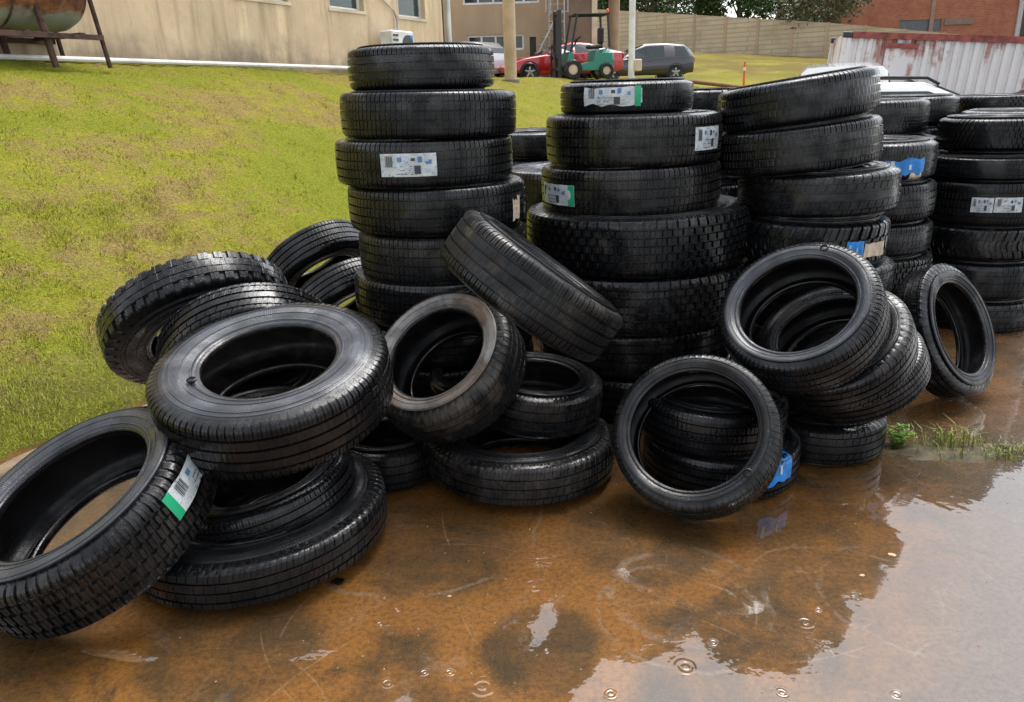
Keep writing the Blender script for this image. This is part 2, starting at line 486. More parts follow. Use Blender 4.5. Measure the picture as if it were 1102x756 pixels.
def sticker(d, px, py, wpx, hpx, kind='paper', band=None, ragged=0.0, seed=1, along=None):
    """paper label: placed where the photo shows it on this tyre, printed in real ink patches"""
    tc, zc = hit_tread(d, px, py)
    # which way round the tyre goes to the right in the photo
    tl, _ = hit_tread(d, px - 3, py); tr_, _ = hit_tread(d, px + 3, py)
    def wrap(a): return (a + math.pi) % (2 * math.pi) - math.pi
    if along is None:
        t0, _ = hit_tread(d, px - wpx / 2, py); t1, _ = hit_tread(d, px + wpx / 2, py)
        t0 = tc + wrap(t0 - tc); t1 = tc + wrap(t1 - tc)
        _, za = hit_tread(d, px, py + hpx / 2); _, zb = hit_tread(d, px, py - hpx / 2)
    else:
        t0, t1 = tc - along[0] / 2 / d['R'], tc + along[0] / 2 / d['R']; za, zb = zc - along[1] / 2, zc + along[1] / 2
    r2 = random.Random(seed)
    if ragged:
        k = [r2.uniform(0, 1) for _ in range(16)]
        def kv(f, o):
            x = f * 5.99; i = int(x); e = x - i
            return k[o + i] + (k[o + i + 1] - k[o + i]) * e
        cut = lambda f: (ragged * kv(f, 0) * .9, 1 - ragged * kv(f, 7) * .8)
    else: cut = None
    lift = .0015
    T = lambda f: t0 + (t1 - t0) * f
    Z = lambda g: za + (zb - za) * g
    col = {'paper': M['paper'], 'blue': M['blue'], 'tan': M['paper_tan']}[kind]
    s = patch(d, t0, t1, za, zb, lift, 'sticker', col, d['root'], wob=.0022, cut=cut, seed=seed, nth=28)
    l2 = lift + .0024
    def ink(name, f0, f1, g0, g1, mat):
        return patch(d, T(f0), T(f1), Z(g0), Z(g1), l2, name, mat, s, nth=4, wob=0.0012 if 0 else 0)
    if kind == 'paper':
        if band is not None: ink('green_band', band[0], band[1], .02, .98, M['green'])
        lo, hi = (.04, .96)
        if band is not None: lo, hi = (band[1] + .03, .96) if band[0] < .5 else (.04, band[0] - .03)
        def F_(f): return lo + (hi - lo) * f
        for i in range(5):
            f = .30 + i * .13
            ink('print', F_(f), F_(f + .08), .62 + .1 * r2.random(), .80 + .08 * r2.random(), M[['ink_blue', 'ink_pale', 'ink'][i % 3]])
        for i in range(7):
            ink('barcode', F_(.06 + i * .022), F_(.06 + i * .022 + (.012 if i % 2 else .007)), .42, .9, M['ink'])
        for i in range(9):
            g = .10 + i * .055; f0 = .27
            while f0 < .58:
                f1 = f0 + r2.uniform(.02, .07)
                if r2.random() < .8: ink('print', F_(f0), F_(f1), g, g + .024, M['ink_pale' if i % 3 else 'ink'])
                f0 = f1 + .012
        ink('print', F_(.62), F_(.74), .12, .48, M['ink'])
        ink('print', F_(.82), F_(.93), .2, .34, M['ink_pale']); ink('print', F_(.84), F_(.95), .55, .72, M['ink_blue'])
    if kind == 'blue':
        ink('print', .12, .2, .3, .8, M['paper']); ink('print', .55, .62, .35, .6, M['ink_pale'])
    return s

def radial(px):
    d = ray(px, 100); d.z = 0
    return d.normalized()

def stack(px0, Dh, rows, group, where, st='rib', rin=.58):
    """rows: (label, xl, xr, yt, yb, style, tilt) in photo pixels; the column stands at horizontal distance Dh"""
    out = []
    for (label, xl, xr, yt, yb, sty, tilt, *opt) in rows:
        o = opt[0] if opt else {}
        cx = (xl + xr) / 2; cy = (yt + yb) / 2
        rd = radial(cx); D = o.get('D', Dh)
        # first guess of the radius, then the true front face
        Rr = .38
        for _ in range(4):
            P0 = rd * D
            fr = rd * (D - Rr)
            def zat(py):
                v = ray(cx, py); h = Vector((v.x, v.y, 0)).dot(rd)
                return CAMH + v.z * ((D - Rr) / h)
            zt, zb = zat(yt), zat(yb)
            c = Vector((P0.x, P0.y, (zt + zb) / 2))
            zc = (c - EYE).dot(F)
            a = (xr - xl) / 2
            Rr = a * zc / FPX / math.sqrt(1 + (a / FPX) ** 2) * 1.0
        t = R_(tilt)
        n = Vector((-math.sin(t) * rd.y, math.sin(t) * rd.x, math.cos(t))) + rd * o.get('lean', 0.0)
        W = o.get('W', zt - zb)
        d = tyre(label, c, n, Rr, W, sty, o.get('rin', rin), group, o.get('mats', ('tread', 'side', None)))
        out.append(d)
    return out

def below(d, k, labels, group, sty='rib', dx=.0, hid=None):
    """tyres under a visible one, down to the ground: the named ones first, then those hidden behind others"""
    top = d['c'].z - d['W'] / 2
    n = max(len(labels), round(top / .215)); w = top / n; res = []
    for i in range(n):
        lb = labels[i] if i < len(labels) else hid
        c = Vector((d['c'].x + rnd.uniform(-.025, .025) + dx * min(1, i + 1), d['c'].y + rnd.uniform(0, .04), top - w * (i + .5)))
        res.append(tyre(lb, c, (rnd.uniform(-.01, .01), rnd.uniform(-.01, .01), 1), d['R'] * k, w, sty, .58, group))
    return res

def ring(label, fx, fy, a, ratio, phi, W, Y=None, z0=None, st='rib', rin=.6, group=None, n=None, mats=('tread', 'side', None), dot=None):
    """a loose tyre from the outline of the sidewall that shows: centre pixel, half length, squash, the way it faces;
    depth Y, or resting with its lowest point at height z0"""
    v = -ray(fx, fy).normalized()
    up = (UP - v * UP.dot(v)).normalized(); rt = up.cross(v).normalized()
    if rt.dot(RT) < 0: rt = -rt
    if n is None:
        s = math.sqrt(1 - ratio * ratio); p = R_(phi)
        n = (up * math.cos(p) + rt * math.sin(p)) * s + v * ratio
    n = Vector(n).normalized()
    def make(Yd):
        fc = at(fx, fy, Yd); zc = (fc - EYE).dot(F)
        Rr = a * zc / FPX
        c = fc - n * (W / 2)
        low = c.z - Rr * .985 * math.sqrt(max(0, 1 - n.z ** 2)) - W / 2 * abs(n.z) * .98
        return c, Rr, low
    if Y is None:
        lo, hi = .8, 9.0
        for _ in range(50):
            mid = (lo + hi) / 2
            if make(mid)[2] > z0: lo = mid
            else: hi = mid
        Y = lo
    c, Rr, low = make(Y)
    print('ring %-60s Y=%.2f c=(%.2f %.2f %.2f) R=%.3f low=%.3f' % (label[:60], Y, *c, Rr, low))
    return tyre(label, c, n, Rr, W, st, rin, group, mats, dot)

# ------------------------------------------------------------------ tyre stacks
gA = 'tyres of the tall stack nearest the lawn'
A = stack(458, 3.85, [
    ('narrowest black tyre, topmost of the tall stack nearest the lawn', 377, 534, 45, 98, 'rib', 0),
    ('wide ribbed tyre second from the top of the tall stack nearest the lawn', 366, 555, 97, 152, 'truck', -1),
    ('tyre with a white rectangular paper label, third in the tall left stack', 358, 548, 151, 205, 'truck', 0),
    ('tyre with a brown rag end on its right side, fourth in the tall left stack', 369, 559, 204, 257, 'truck', 0),
    ('dusty fine-ribbed tyre fifth from the top of the tall stack nearest the lawn', 378, 556, 256, 309, 'truck', 0, {'mats': ('tread_dirty', 'side', None)}),
    ('black tyre low in the tall left stack, just above the muddy leaning ring', 371, 566, 308, 360, 'truck', 0),
], gA, '')
sticker(A[2], 440, 178, 60, 25, 'paper', seed=3)
sticker(A[3], 556, 226, 10, 40, 'tan', ragged=.3, seed=5, along=(.07, .15))
below(A[5], 1.0, [], gA, 'truck', hid='tyre at the hidden foot of the tall stack nearest the lawn')

gB = 'tyres of the centre stack with big truck tyres'
B = stack(688, 4.1, [
    ('small thin tyre with a torn white and green label, topmost of its stack', 603, 745, 85, 126, 'fine', 0),
    ('black tyre with a white label at its right end, second in the centre stack', 588, 776, 124, 183, 'truck', 0),
    ('black tyre with a small green edged label at its left, third in the centre stack', 584, 775, 182, 237, 'truck', 1),
    ('big truck tyre with square tread blocks, upper one in the centre stack', 569, 806, 237, 303, 'block', 1, {'rin': .55}),
    ('big truck tyre with square tread blocks, lower one in the centre stack', 574, 806, 303, 366, 'block', 1, {'rin': .55}),
], gB, '')
sticker(B[0], 660, 104, 62, 23, 'paper', band=(.88, .98), ragged=.22, seed=8)
sticker(B[1], 760, 149, 24, 25, 'paper', seed=9)
sticker(B[2], 602, 210, 32, 22, 'paper', band=(.86, 1.0), seed=10)
below(B[4], .93, ['dark ribbed tyre under the two block tread truck tyres of the centre stack', 'shaded tyre low in the centre stack behind the thin standing ring'], gB, 'truck', hid='tyre at the hidden foot of the centre stack')

gC = 'tyres of the crooked stack right of centre'
C = stack(868, 4.2, [
    ('tilted wide tyre topmost of the crooked stack right of centre', 776, 940, 86, 134, 'rib', 8, {'W': .215}),
    ('tilted wide tyre second in the crooked stack right of centre', 778, 947, 138, 189, 'rib', 6.5, {'W': .225}),
    ('tyre with two smooth bands on its tread, third in the crooked stack', 806, 970, 186, 240, 'summer', 1.5),
    ('zigzag tread tyre with a blue and tan label, fourth in the crooked stack', 800, 963, 240, 292, 'zigzag', -1),
], gC, '')
sticker(C[3], 920, 269, 18, 17, 'blue', seed=12)
sticker(C[3], 940, 269, 20, 16, 'tan', ragged=.12, seed=13)
below(C[3], .92, ['black tyre under the zigzag tread tyre of the crooked stack'], gC, 'summer', dx=.09, hid='tyre low in the crooked stack, hidden by the upturned shiny one')

gD = 'tyres of the narrow stack behind the crooked stack'
D_ = stack(940, 5.35, [
    ('tyre with a torn bright blue label, topmost of the narrow stack behind', 868, 1008, 153, 199, 'fine', 0),
    ('smooth shouldered tyre second in the narrow stack, below the torn blue label', 872, 1011, 199, 243, 'rib', 0),
    ('fine ribbed tyre third in the narrow stack behind the crooked stack', 870, 1011, 243, 281, 'fine', 0),
    ('coarse tyre fourth in the narrow stack, above the knobby tyres', 868, 1014, 281, 318, 'terrain', 0),
], gD, '')
sticker(D_[0], 973, 180, 42, 22, 'blue', ragged=.3, seed=15)
sticker(D_[0], 985, 190, 12, 9, 'tan', ragged=.3, seed=16)
below(D_[3], .98, ['knobby mud tyre on top of another, left of the leaning tyre', 'knobby mud tyre lower of two, left of the leaning tyre'], gD, 'mud', dx=.03, hid='tyre at the hidden foot of the narrow stack')

gE = 'tyres of the back row by the parked cars'
E = stack(925, 6.2, [
    ('ribbed tyre with a wet shiny top, standing tallest before the white car', 866, 995, 108, 150, 'rib', 0),
    ('tyre under the wet topped one in front of the white car', 868, 1009, 150, 178, 'fine', 0, {'mats': ('tread_dirty', 'side', None)}),
], gE, '')
below(E[1], .95, [], gE, hid='tyre hidden low in the wet topped stack before the white car')
E2 = stack(975, 7.2, [
    ('smooth tyre just right of the wet topped one before the white car', 925, 1027, 103, 137, 'fine', 0),
    ('lower tyre in the gap right of the wet topped one', 925, 1030, 137, 168, 'rib', 0),
], gE, '')
below(E2[1], 1.0, [], gE, hid='tyre hidden low in the stack right of the wet topped one')
E3 = stack(1085, 8.0, [
    ('block tread tyre topmost of the far right back stack beside the white bonnet', 1022, 1122, 103, 130, 'block', 0),
], gE, '')
below(E3[0], 1.0, [], gE, hid='tyre hidden low in the far right back stack')

gF = 'tyres of the stack at the right edge'
Fs = stack(1074, 6.15, [
    ('rounded all terrain tyre, topmost of the stack at the right edge', 1022, 1134, 126, 166, 'terrain', 0),
    ('tyre with a wide pale wet top, second in the stack at the right edge', 1008, 1140, 169, 197, 'fine', 0, {'rin': .52}),
    ('tyre with two white labels side by side at the right edge', 1010, 1140, 197, 246, 'truck', 0),
    ('wavy zigzag tread tyre in the stack at the right edge', 1009, 1142, 246, 285, 'zigzag', 0),
    ('plain dark tyre second from the bottom of the stack at the right edge', 1012, 1142, 285, 328, 'fine', 0),
    ('bottom tyre standing in the water at the right edge', 1016, 1142, 328, 366, 'summer', 0),
], gF, '')
sticker(Fs[2], 1057, 221, 24, 16, 'paper', seed=21)
sticker(Fs[2], 1085, 221, 30, 16, 'paper', seed=22)
F0 = stack(1108, 7.0, [('thin tyre peeping over the all terrain tyre at the right edge', 1046, 1170, 119, 143, 'fine', 0)], gF, '')
below(F0[0], 1.0, [], gF, hid='tyre hidden behind the stack at the right edge')

gG = 'tyres seen in the gap between the two tall stacks'
G1 = stack(574, 6.6, [('tyre furthest back in the gap between the two tall stacks', 516, 632, 143, 171, 'rib', 0)], gG, '')
below(G1[0], 1.0, [], gG, hid='tyre hidden at the back of the gap between the tall stacks')
G = stack(620, 5.5, [
    ('big tyre with a pale wet top in the gap between the two tall stacks', 540, 702, 186, 240, 'truck', 0, {'rin': .5, 'mats': ('tread', 'side_sky', None)}),
], gG, '')
below(G[0], .95, ['dark tyre low in the gap between the two tall stacks'], gG, hid='tyre at the hidden foot of the gap stack between the tall stacks')
gH = 'tyres of the dark stack behind the crooked stack'
H = stack(758, 5.8, [
    ('mud tyre with coarse lugs peeping out right of the topmost small tyre', 700, 812, 95, 130, 'mud', 0),
    ('dark tyre below the coarse lugged one, left of the crooked stack', 700, 816, 130, 163, 'rib', 0),
    ('dark tyre seen between the centre stack and the crooked stack', 702, 818, 163, 198, 'fine', 0),
    ('worn tyre low between the centre stack and the crooked stack', 702, 820, 198, 234, 'terrain', 0),
], gH, '')
below(H[3], 1.0, [], gH, hid='tyre at the hidden foot of the dark stack behind')

# ------------------------------------------------------------------ loose tyres
gL = 'loose tyres heaped beside the lawn'
T4 = ring('wide flat tyre lying in the puddle at the foot of the left heap', 276, 533, 136, .5, 0, .18, z0=0, st='fine', n=(-.05, -.01, 1), group=gL, rin=.6)
T3 = ring('smaller tyre tilted up on the right, on the flat puddle tyre', 282, 512, 93, .34, -20, .19, Y=T4['c'].y + .03, st='rib', group=gL)
T2 = ring('big tyre with pale shiny sidewall and black plug, crowning the left heap', 288, 381, 128, .50, -14, .25, Y=T4['c'].y + .06, st='rib', group=gL, rin=.555, mats=('tread', 'side_sky', None), dot=(206, 409))
T2b = ring('dark tyre in the shade under the big shiny tyre of the left heap', 292, 446, 84, .45, -6, .19, Y=T4['c'].y + .28, st='fine', group=gL)
T1 = ring('leaning off road tyre with a green ended label at the front left corner', 68, 523, 136, .45, -39, .28, z0=0, st='terrain', group=gL, rin=.66, mats=('tread', 'side_sky', None))
L3 = ring('tyre with notched shoulder lugs propped on its edge, leftmost on the grass', 224, 366, 101, .5, 160, .2, Y=3.35, st='lug', group=gL, rin=.55)
L4 = ring('ribbed tyre wedged behind the big shiny tyre of the left heap', 276, 402, 96, .62, 168, .2, Y=3.15, st='summer', group=gL)
L1 = ring('ribbed tyre resting on another against the left side of the tall stack', 351, 301, 60, .42, 148, .2, Y=4.3, st='rib', group=gL)
L2 = ring('lower ribbed tyre against the left side of the tall stack', 380, 342, 62, .42, 148, .2, Y=4.2, st='rib', group=gL)
sticker(T1, 208, 506, 40, 60, 'paper', band=(.0, .1), ragged=.1, seed=31, along=(.34, .10))

gM = 'loose tyres leaning in the middle of the pile'
T8 = ring('big tyre lying flat in the puddle at the middle of the pile', 560, 459, 101, .5, 0, .2, z0=0, st='fine', n=(.02, .03, 1), group=gM)
T7 = ring('tyre lying on the flat middle tyre, under the tilted ribbed one', 580, 400, 71, .4, 12, .21, Y=T8['c'].y + .12, st='fine', group=gM, n=(.1, -.05, 1))
T6 = ring('ribbed tyre tilted on edge across the middle, tread to the front', 592, 281, 104, .05, 36, .25, Y=T8['c'].y + .02, st='rib', group=gM, mats=('tread_dirty', 'side', None))
T5 = ring('grey muddy tyre with brown dirt leaning open towards the big shiny tyre', 466, 376, 87, .70, -42, .25, Y=3.0, st='summer', group=gM, rin=.64, mats=('tread_dirty', 'side_mud', None))
T5b = ring('small tyre standing inside the hole of the muddy leaning tyre', 498, 388, 46, .6, -35, .16, Y=T5['c'].y + .3, st='fine', group=gM)
T5c = ring('dark tyre lying flat in the shade below the muddy leaning tyre', 416, 462, 62, .5, 0, .2, z0=0, st='fine', n=(0, 0, 1), group=gM)

gR = 'loose tyres at the right front of the pile'
T9 = ring('thin open ring of a low profile tyre standing in the puddle', 744, 460, 91, .93, -28, .2, z0=0, st='fine', group=gR, rin=.745, dot=(812, 515))
T10 = ring('tyre with a blue sticker flat in the water behind the thin ring', 776, 462, 82, .4, 0, .19, z0=0, n=(.0, .0, 1), st='rib', group=gR)
T10b = ring('tyre lying upon the blue stickered one behind the thin ring', 768, 418, 78, .4, 0, .2, Y=T10['c'].y + .02, n=(.03, .0, 1), st='rib', group=gR)
sticker(T10, 838, 506, 30, 33, 'blue', ragged=.2, seed=41, along=(.17, .15))
T11 = ring('upturned tyre with wide open hole and shiny sidewall, right of the thin ring', 855, 324, 87, .78, -22, .23, Y=3.0, st='rib', group=gR, rin=.70, mats=('tread', 'side_sky', None), dot=(887, 267))
n11 = T11['M'] @ Vector((0, 0, 1))
def under(d, label, gap, dx, dz, Rr, W, st, n, **kw):
    c = d['c'] - n * gap + Vector((dx, .04, dz))
    return tyre(label, c, n, Rr, W, st, .66, gR, **kw)
T12 = under(T11, 'slanting tyre right under the upturned shiny one', .2, .10, .0, .325, .19, 'summer', (n11 + Vector((-.05, .1, .25))).normalized())
T13 = under(T12, 'slanting tyre with a pale rim at its right, third under the upturned one', .13, .075, -.02, .30, .16, 'rib', (n11 + Vector((-.25, .2, .7))).normalized())
T14 = ring('tyre flat in the water under the slanting tyres, by the green weed', 882, 434, 68, .4, 0, .2, z0=0, n=(0, 0, 1), st='summer', group=gR)
T15 = ring('tyre standing on edge in the puddle before the right edge stack', 1038, 352, 74, .42, 76, .19, z0=0, st='summer', group=gR, rin=.68)

def lettering(d, text, px, py, size, mat):
    """raised moulded letters on the sidewall, read along the arc"""
    p = hit_face(d, px, py); a0 = math.atan2(p.y, p.x); H = d['R'] * (1 - d['rin']); rr = d['R'] - H * .56
    for i, ch in enumerate(text):
        if ch == ' ': continue
        cu = bpy.data.curves.new('moulded_letter', 'FONT'); cu.body = ch; cu.size = size; cu.extrude = .0035; cu.align_x = 'CENTER'; cu.align_y = 'CENTER'; cu.resolution_u = 3
        o = bpy.data.objects.new('tmp', cu); COL.objects.link(o)
        me = bpy.data.meshes.new_from_object(o.evaluated_get(bpy.context.evaluated_depsgraph_get()))
        bpy.data.objects.remove(o)
        for v in me.vertices:
            a = a0 - (v.co.x + (i - (len(text) - 1) / 2) * size * .95) / rr; r = rr + v.co.y
            v.co = Vector((r * math.cos(a), r * math.sin(a), d['W'] * .5 - .0025 + v.co.z))
        me.name = 'moulded_letter'; me.materials.clear(); me.materials.append(mat)
        link('moulded_letter', me, d['side'])
lettering(T5, '205 R16', 452, 322, .036, M['side_mud'])

# report tyres that run into one another
def cyl_overlap(a, b):
    k = np.linspace(0, 2 * math.pi, 36, endpoint=False); worst = 0
    for p, q in ((a, b), (b, a)):
        n = p[4]; x = n.orthogonal().normalized(); y = n.cross(x)
        for z in (-.4, 0, .4):
            for t in k:
                P = p[1] + n * (z * p[3]) + (x * math.cos(t) + y * math.sin(t)) * (p[2] * .985)
                L = P - q[1]; h = abs(L.dot(q[4])); r = (L - q[4] * L.dot(q[4])).length
                dep = min(q[3] * .47 - h, q[2] - .02 - r, r - q[2] * .6)
                worst = max(worst, dep)
    return worst
CHECK = False
if CHECK:
    for i in range(len(TYRES)):
        for j in range(i + 1, len(TYRES)):
            if (TYRES[i][1] - TYRES[j][1]).length < TYRES[i][2] + TYRES[j][2] + .1:
                w = cyl_overlap(TYRES[i], TYRES[j])
                if w > .02: print('OVERLAP %.3f | %s | %s' % (w, TYRES[i][0], TYRES[j][0]))
    for t in TYRES: print('T %-60s c=(%.2f %.2f %.2f) R=%.3f W=%.3f low=%.3f' % (t[0][:60], *t[1], t[2], t[3], t[1].z - t[2] * math.sqrt(max(0, 1 - t[4].z ** 2)) - t[3] / 2 * abs(t[4].z)))
# ------------------------------------------------------------------ terrain
P0 = at(0, 500, z=0); EX, EY = .447, .894           # lawn edge: from the left frame edge, running away to the right
NXm, NYm = -.894, .447
def edge_d(x, y): return (x - P0.x) * NXm + (y - P0.y) * NYm
def sstep(a, b, v):
    t = np.clip((v - a) / (b - a), 0, 1); return t * t * (3 - 2 * t)
def terrain(x, y):
    x = np.asarray(x, float); y = np.asarray(y, float)
    d = edge_d(x, y) + np.clip(y - 24, 0, 30) * .30
    cap = 2.335 - .02 * np.clip(y - 10, 0, 30)
    raw = .035 + .42 * d
    z = .035 + (cap - .035) * (1 - np.clip(1 - d / 7.5, 0, 1) ** 1.45)
    z = np.where(d < 0, raw, z)
    wig = .012 * (np.sin(x * 1.9 + y * .7) + np.sin(y * 1.3 - x * .8) * .7 + .5 * np.sin(x * 4.1 - y * 3.3)) * np.clip(d / 1.5, 0, 1)
    bank = np.clip((y - 37) / 20, 0, 1) * (2.35 - np.clip((x - 10) * .06, 0, .8)) * np.clip((d - .5) / 3, 0, 1)
    return z + wig + bank
def tz(x, y): return float(terrain(x, y))
def on_ground(px, Y):
    d = ray(px, 95); x = d.x / d.y * Y
    return Vector((x, Y, tz(x, Y)))

# ------------------------------------------------------------------ background materials
def wall_mat(name, base, stain, scale=.8, streak=1.0):
    t = NT(name); c = t.pos()
    a = t.noise(c, scale, 6, .6); b = t.noise(t.map(c, (3.2, 3.2, .28)), 1.0, 6, .65, .3); f = t.noise(c, 9, 5)
    col = t.mix(t.ramp(a, .32, .68), base, tuple(x * .78 for x in base))
    col = t.mix(t.math('MULTIPLY', t.ramp(b, .48, .68), .75 * streak), col, stain)
    col = t.mix(t.math('MULTIPLY', t.ramp(t.noise(t.map(c, (2.1, 2.1, .2), (7, 3, 0)), 1.0, 5), .54, .66), .5 * streak), col, tuple(min(1, x * 1.35) for x in base))
    z = t.sep(c)[2]
    foot = t.math('MULTIPLY', t.ramp(t.math('ADD', z, t.math('MULTIPLY', t.noise(c, 1.7, 5), -1.3)), 1.35, 2.0, 1, 0), .8)
    col = t.mix(foot, col, (.10, .085, .065))
    col = t.mix(t.math('MULTIPLY', t.ramp(f, .5, .75), .25), col, stain)
    t.set(color=col, rough=.85, normal=t.bump(t.noise(c, 30, 4), .3, .01))
    return t.m
M['plaster'] = wall_mat('stained_tan_plaster', (.70, .54, .35), (.38, .28, .17))
M['plaster2'] = wall_mat('brown_plaster', (.46, .33, .21), (.34, .24, .15), .5, .4)
M['plaster_shade'] = plain('shaded_brown_plaster', (.19, .135, .092), .85, scale=1.5)  # brown plaster darkened: the tower's shade is painted into the colour
M['cream'] = plain('cream_paint', (.60, .50, .36), .7, scale=2)
M['white'] = plain('white_paint', (.72, .72, .69), .5, scale=3)
M['glass'] = plain('window_glass', (.020, .032, .032), .06, bump=0, spec=.8)
M['glass_green'] = plain('greenish_window_glass', (.025, .055, .05), .08, bump=0, spec=.8)
M['steel'] = plain('galvanised_steel', (.42, .42, .40), .45, metal=.6)
M['dark'] = plain('dark_metal', (.02, .02, .022), .4)
M['black'] = plain('black_plastic', (.012, .012, .013), .5)
M['rust'] = plain('rusty_brown_steel', (.075, .036, .026), .8, var=.35, scale=9, bump=.4)
M['orange'] = plain('orange_plastic', (.75, .12, .03), .5)
M['wood'] = plain('bark', (.10, .075, .05), .9, scale=20, bump=.5)

def tank_mat():
    t = NT('rusted_tank_paint'); c = t.pos(); o = t.coord()
    z = t.math('ADD', t.sep(o)[2], t.math('MULTIPLY', t.math('SUBTRACT', t.noise(o, 3, 6, .6), .5), .35))
    pale = t.mix(t.noise(o, 7, 5), (.22, .26, .26), (.34, .33, .27))
    rst = t.mix(t.ramp(t.noise(o, 5, 6, .7), .35, .7), (.06, .02, .016), (.30, .12, .04))
    t.set(color=t.mix(t.ramp(z, -.36, -.28), pale, rst), rough=.75, normal=t.bump(t.noise(o, 25, 5), .4, .01))
    return t.m
M['tank'] = tank_mat()

def brick_mat(name, c1, c2, mortar, scale, bw_=.9, rh_=.36):
    t = NT(name); g = t.coord()
    v = t.map(g, (scale, scale, scale), rot=(R_(90), 0, 0))
    b = t.new('ShaderNodeTexBrick'); t.l.new(v, b.inputs['Vector'])
    b.inputs['Color1'].default_value = (*c1, 1); b.inputs['Color2'].default_value = (*c2, 1); b.inputs['Mortar'].default_value = (*mortar, 1)
    b.inputs['Scale'].default_value = 1; b.inputs['Mortar Size'].default_value = .035; b.inputs['Brick Width'].default_value = bw_; b.inputs['Row Height'].default_value = rh_
    n = t.noise(g, .7, 6, .6)
    col = t.mix(t.math('MULTIPLY', t.ramp(n, .4, .7), .55), b.outputs['Color'], tuple(x * .55 for x in c1))
    t.set(color=col, rough=.9, normal=t.bump(b.outputs['Fac'], -.3, .02))
    return t.m
M['brick'] = brick_mat('red_brick', (.42, .13, .06), (.30, .09, .045), (.30, .2, .14), 2.6)
M['panel'] = brick_mat('stained_concrete_panels', (.52, .43, .30), (.47, .38, .26), (.36, .28, .19), 1.0, 3.4, .30)

def container_mat():
    t = NT('peeling_white_container_paint'); c = t.coord()
    s = t.noise(t.map(c, (1.1, 1.1, .16)), 2.2, 6, .65, .4); f = t.noise(c, 3.1, 7, .7)
    z = t.sep(c)[2]
    m = t.math('ADD', t.math('MULTIPLY', s, .7), t.math('MULTIPLY', f, .35))
    m = t.math('ADD', m, t.ramp(z, 1.6, 2.6, -.02, .09))
    white = t.mix(t.noise(c, 1.5, 5), (.58, .56, .55), (.74, .71, .69))
    red = t.mix(f, (.20, .055, .045), (.42, .17, .13))
    t.set(color=t.mix(t.ramp(m, .565, .66, 0, .9), white, red), rough=.7)
    return t.m
M['container'] = container_mat()
M['container_red'] = plain('rusty_red_frame_paint', (.26, .06, .045), .7, var=.35, scale=6)

def paint(name, col, rough=.25, coat=1.0, metal=0.0):
    t = NT(name); t.set(color=col, rough=rough, coat=coat, coat_rough=.04, metal=metal); return t.m

def leaf_mat(name, a, b):
    t = NT(name); g = t.pos()
    n = t.noise(g, 1.1, 3); f = t.noise(g, 14, 2)
    col = t.mix(t.ramp(n, .3, .7), a, b); col = t.mix(t.math('MULTIPLY', f, .5), col, tuple(x * .45 for x in a))
    t.set(color=col, rough=.55, spec=.3)
    return t.m
M['leaf'] = leaf_mat('dark_leaves', (.030, .065, .016), (.075, .13, .03))
M['leaf2'] = leaf_mat('bright_leaves', (.06, .11, .02), (.12, .17, .04))
M['leaf3'] = leaf_mat('dry_olive_leaves', (.075, .075, .03), (.13, .12, .05))

# ------------------------------------------------------------------ plastered building along the left
WX, WY = at(385, 74, 16.8).x, 16.8
def wall_pt(px, py, off=0.0):
    """where a photo pixel meets the long wall's plane"""
    v = ray(px, py)
    ox, oy = WX - NXm * off, WY - NYm * off
    t = ((ox - 0) * NXm + (oy - 0) * NYm) / (v.x * NXm + v.y * NYm)
    return EYE + v * t
def wt(p): return (p.x - WX) * EX + (p.y - WY) * EY
def wp(t, z, off=0.0): return Vector((WX + EX * t - NXm * off, WY + EY * t - NYm * off, z))   # off > 0: towards the lawn
RZ = math.atan2(EY, EX)
tend = wt(wall_pt(478, 60)); tsta = -15.0
b = empty('plastered_building', wp((tend + tsta) / 2, 1.7), 0)
tag(b, 'long building with stained tan plaster wall along the top of the lawn', 'building')
def pw(name, mb, mat, par=None, **k):
    """build in world space and parent under the building"""
    o = mb.build(name, mat, par, **k)
    if par is not None and par.parent is None: o.matrix_parent_inverse = Matrix.Translation(-par.location)
    return o
wins = []
p1, p2 = wall_pt(310, 2), wall_pt(240, -8)
t1 = wt(p1); sill = p1.z
wins.append((t1 - 1.3, t1, sill))
a, c = wall_pt(355.5, 9), wall_pt(392, 12.5); wins.append((wt(a), wt(c), (a.z + c.z) / 2))
a, c = wall_pt(429.5, 18), wall_pt(458, 20.5); wins.append((wt(a), wt(c), (a.z + c.z) / 2))
sill = sum(x[2] for x in wins) / 3
WH = 1.15
def seg(mb, ta, tb, za, zb, depth=.25, off=0):
    cc = wp((ta + tb) / 2, (za + zb) / 2, off - depth / 2)
    mb.box(cc, (tb - ta, depth, zb - za), RZ)
wm = MB(); z0, z1 = 1.4, 7.0
seg(wm, tsta, tend, z0, sill); seg(wm, tsta, tend, sill + WH, z1)
cur = tsta
for (ta, tb, _) in wins:
    seg(wm, cur, ta, sill, sill + WH); cur = tb
seg(wm, cur, tend, sill, sill + WH)
wm.box(wp((tend + tsta) / 2, 4.2, -3.2), (tend - tsta, 5.8, 5.6), RZ)
pw('wall', wm, M['plaster'], b)
for (ta, tb, _) in wins:
    fr = MB(); w_ = .05
    for (x0, x1, y0, y1) in ((ta, tb, sill, sill + w_), (ta, tb, sill + WH - w_, sill + WH), (ta, ta + w_, sill + w_, sill + WH - w_), (tb - w_, tb, sill + w_, sill + WH - w_)):
        seg(fr, x0 + .001, x1 - .001, y0 + .001, y1 - .001, .06, -.12)
    f = pw('window', fr, M['white'], b)
    pn = MB(); seg(pn, ta + .04, tb - .04, sill + .04, sill + WH - .04, .01, -.15); pw('pane', pn, M['glass_green'], f)
    sl = MB(); seg(sl, ta - .06, tb + .06, sill - .06, sill - .002, .05, .02); pw('sill', sl, M['cream'], f)
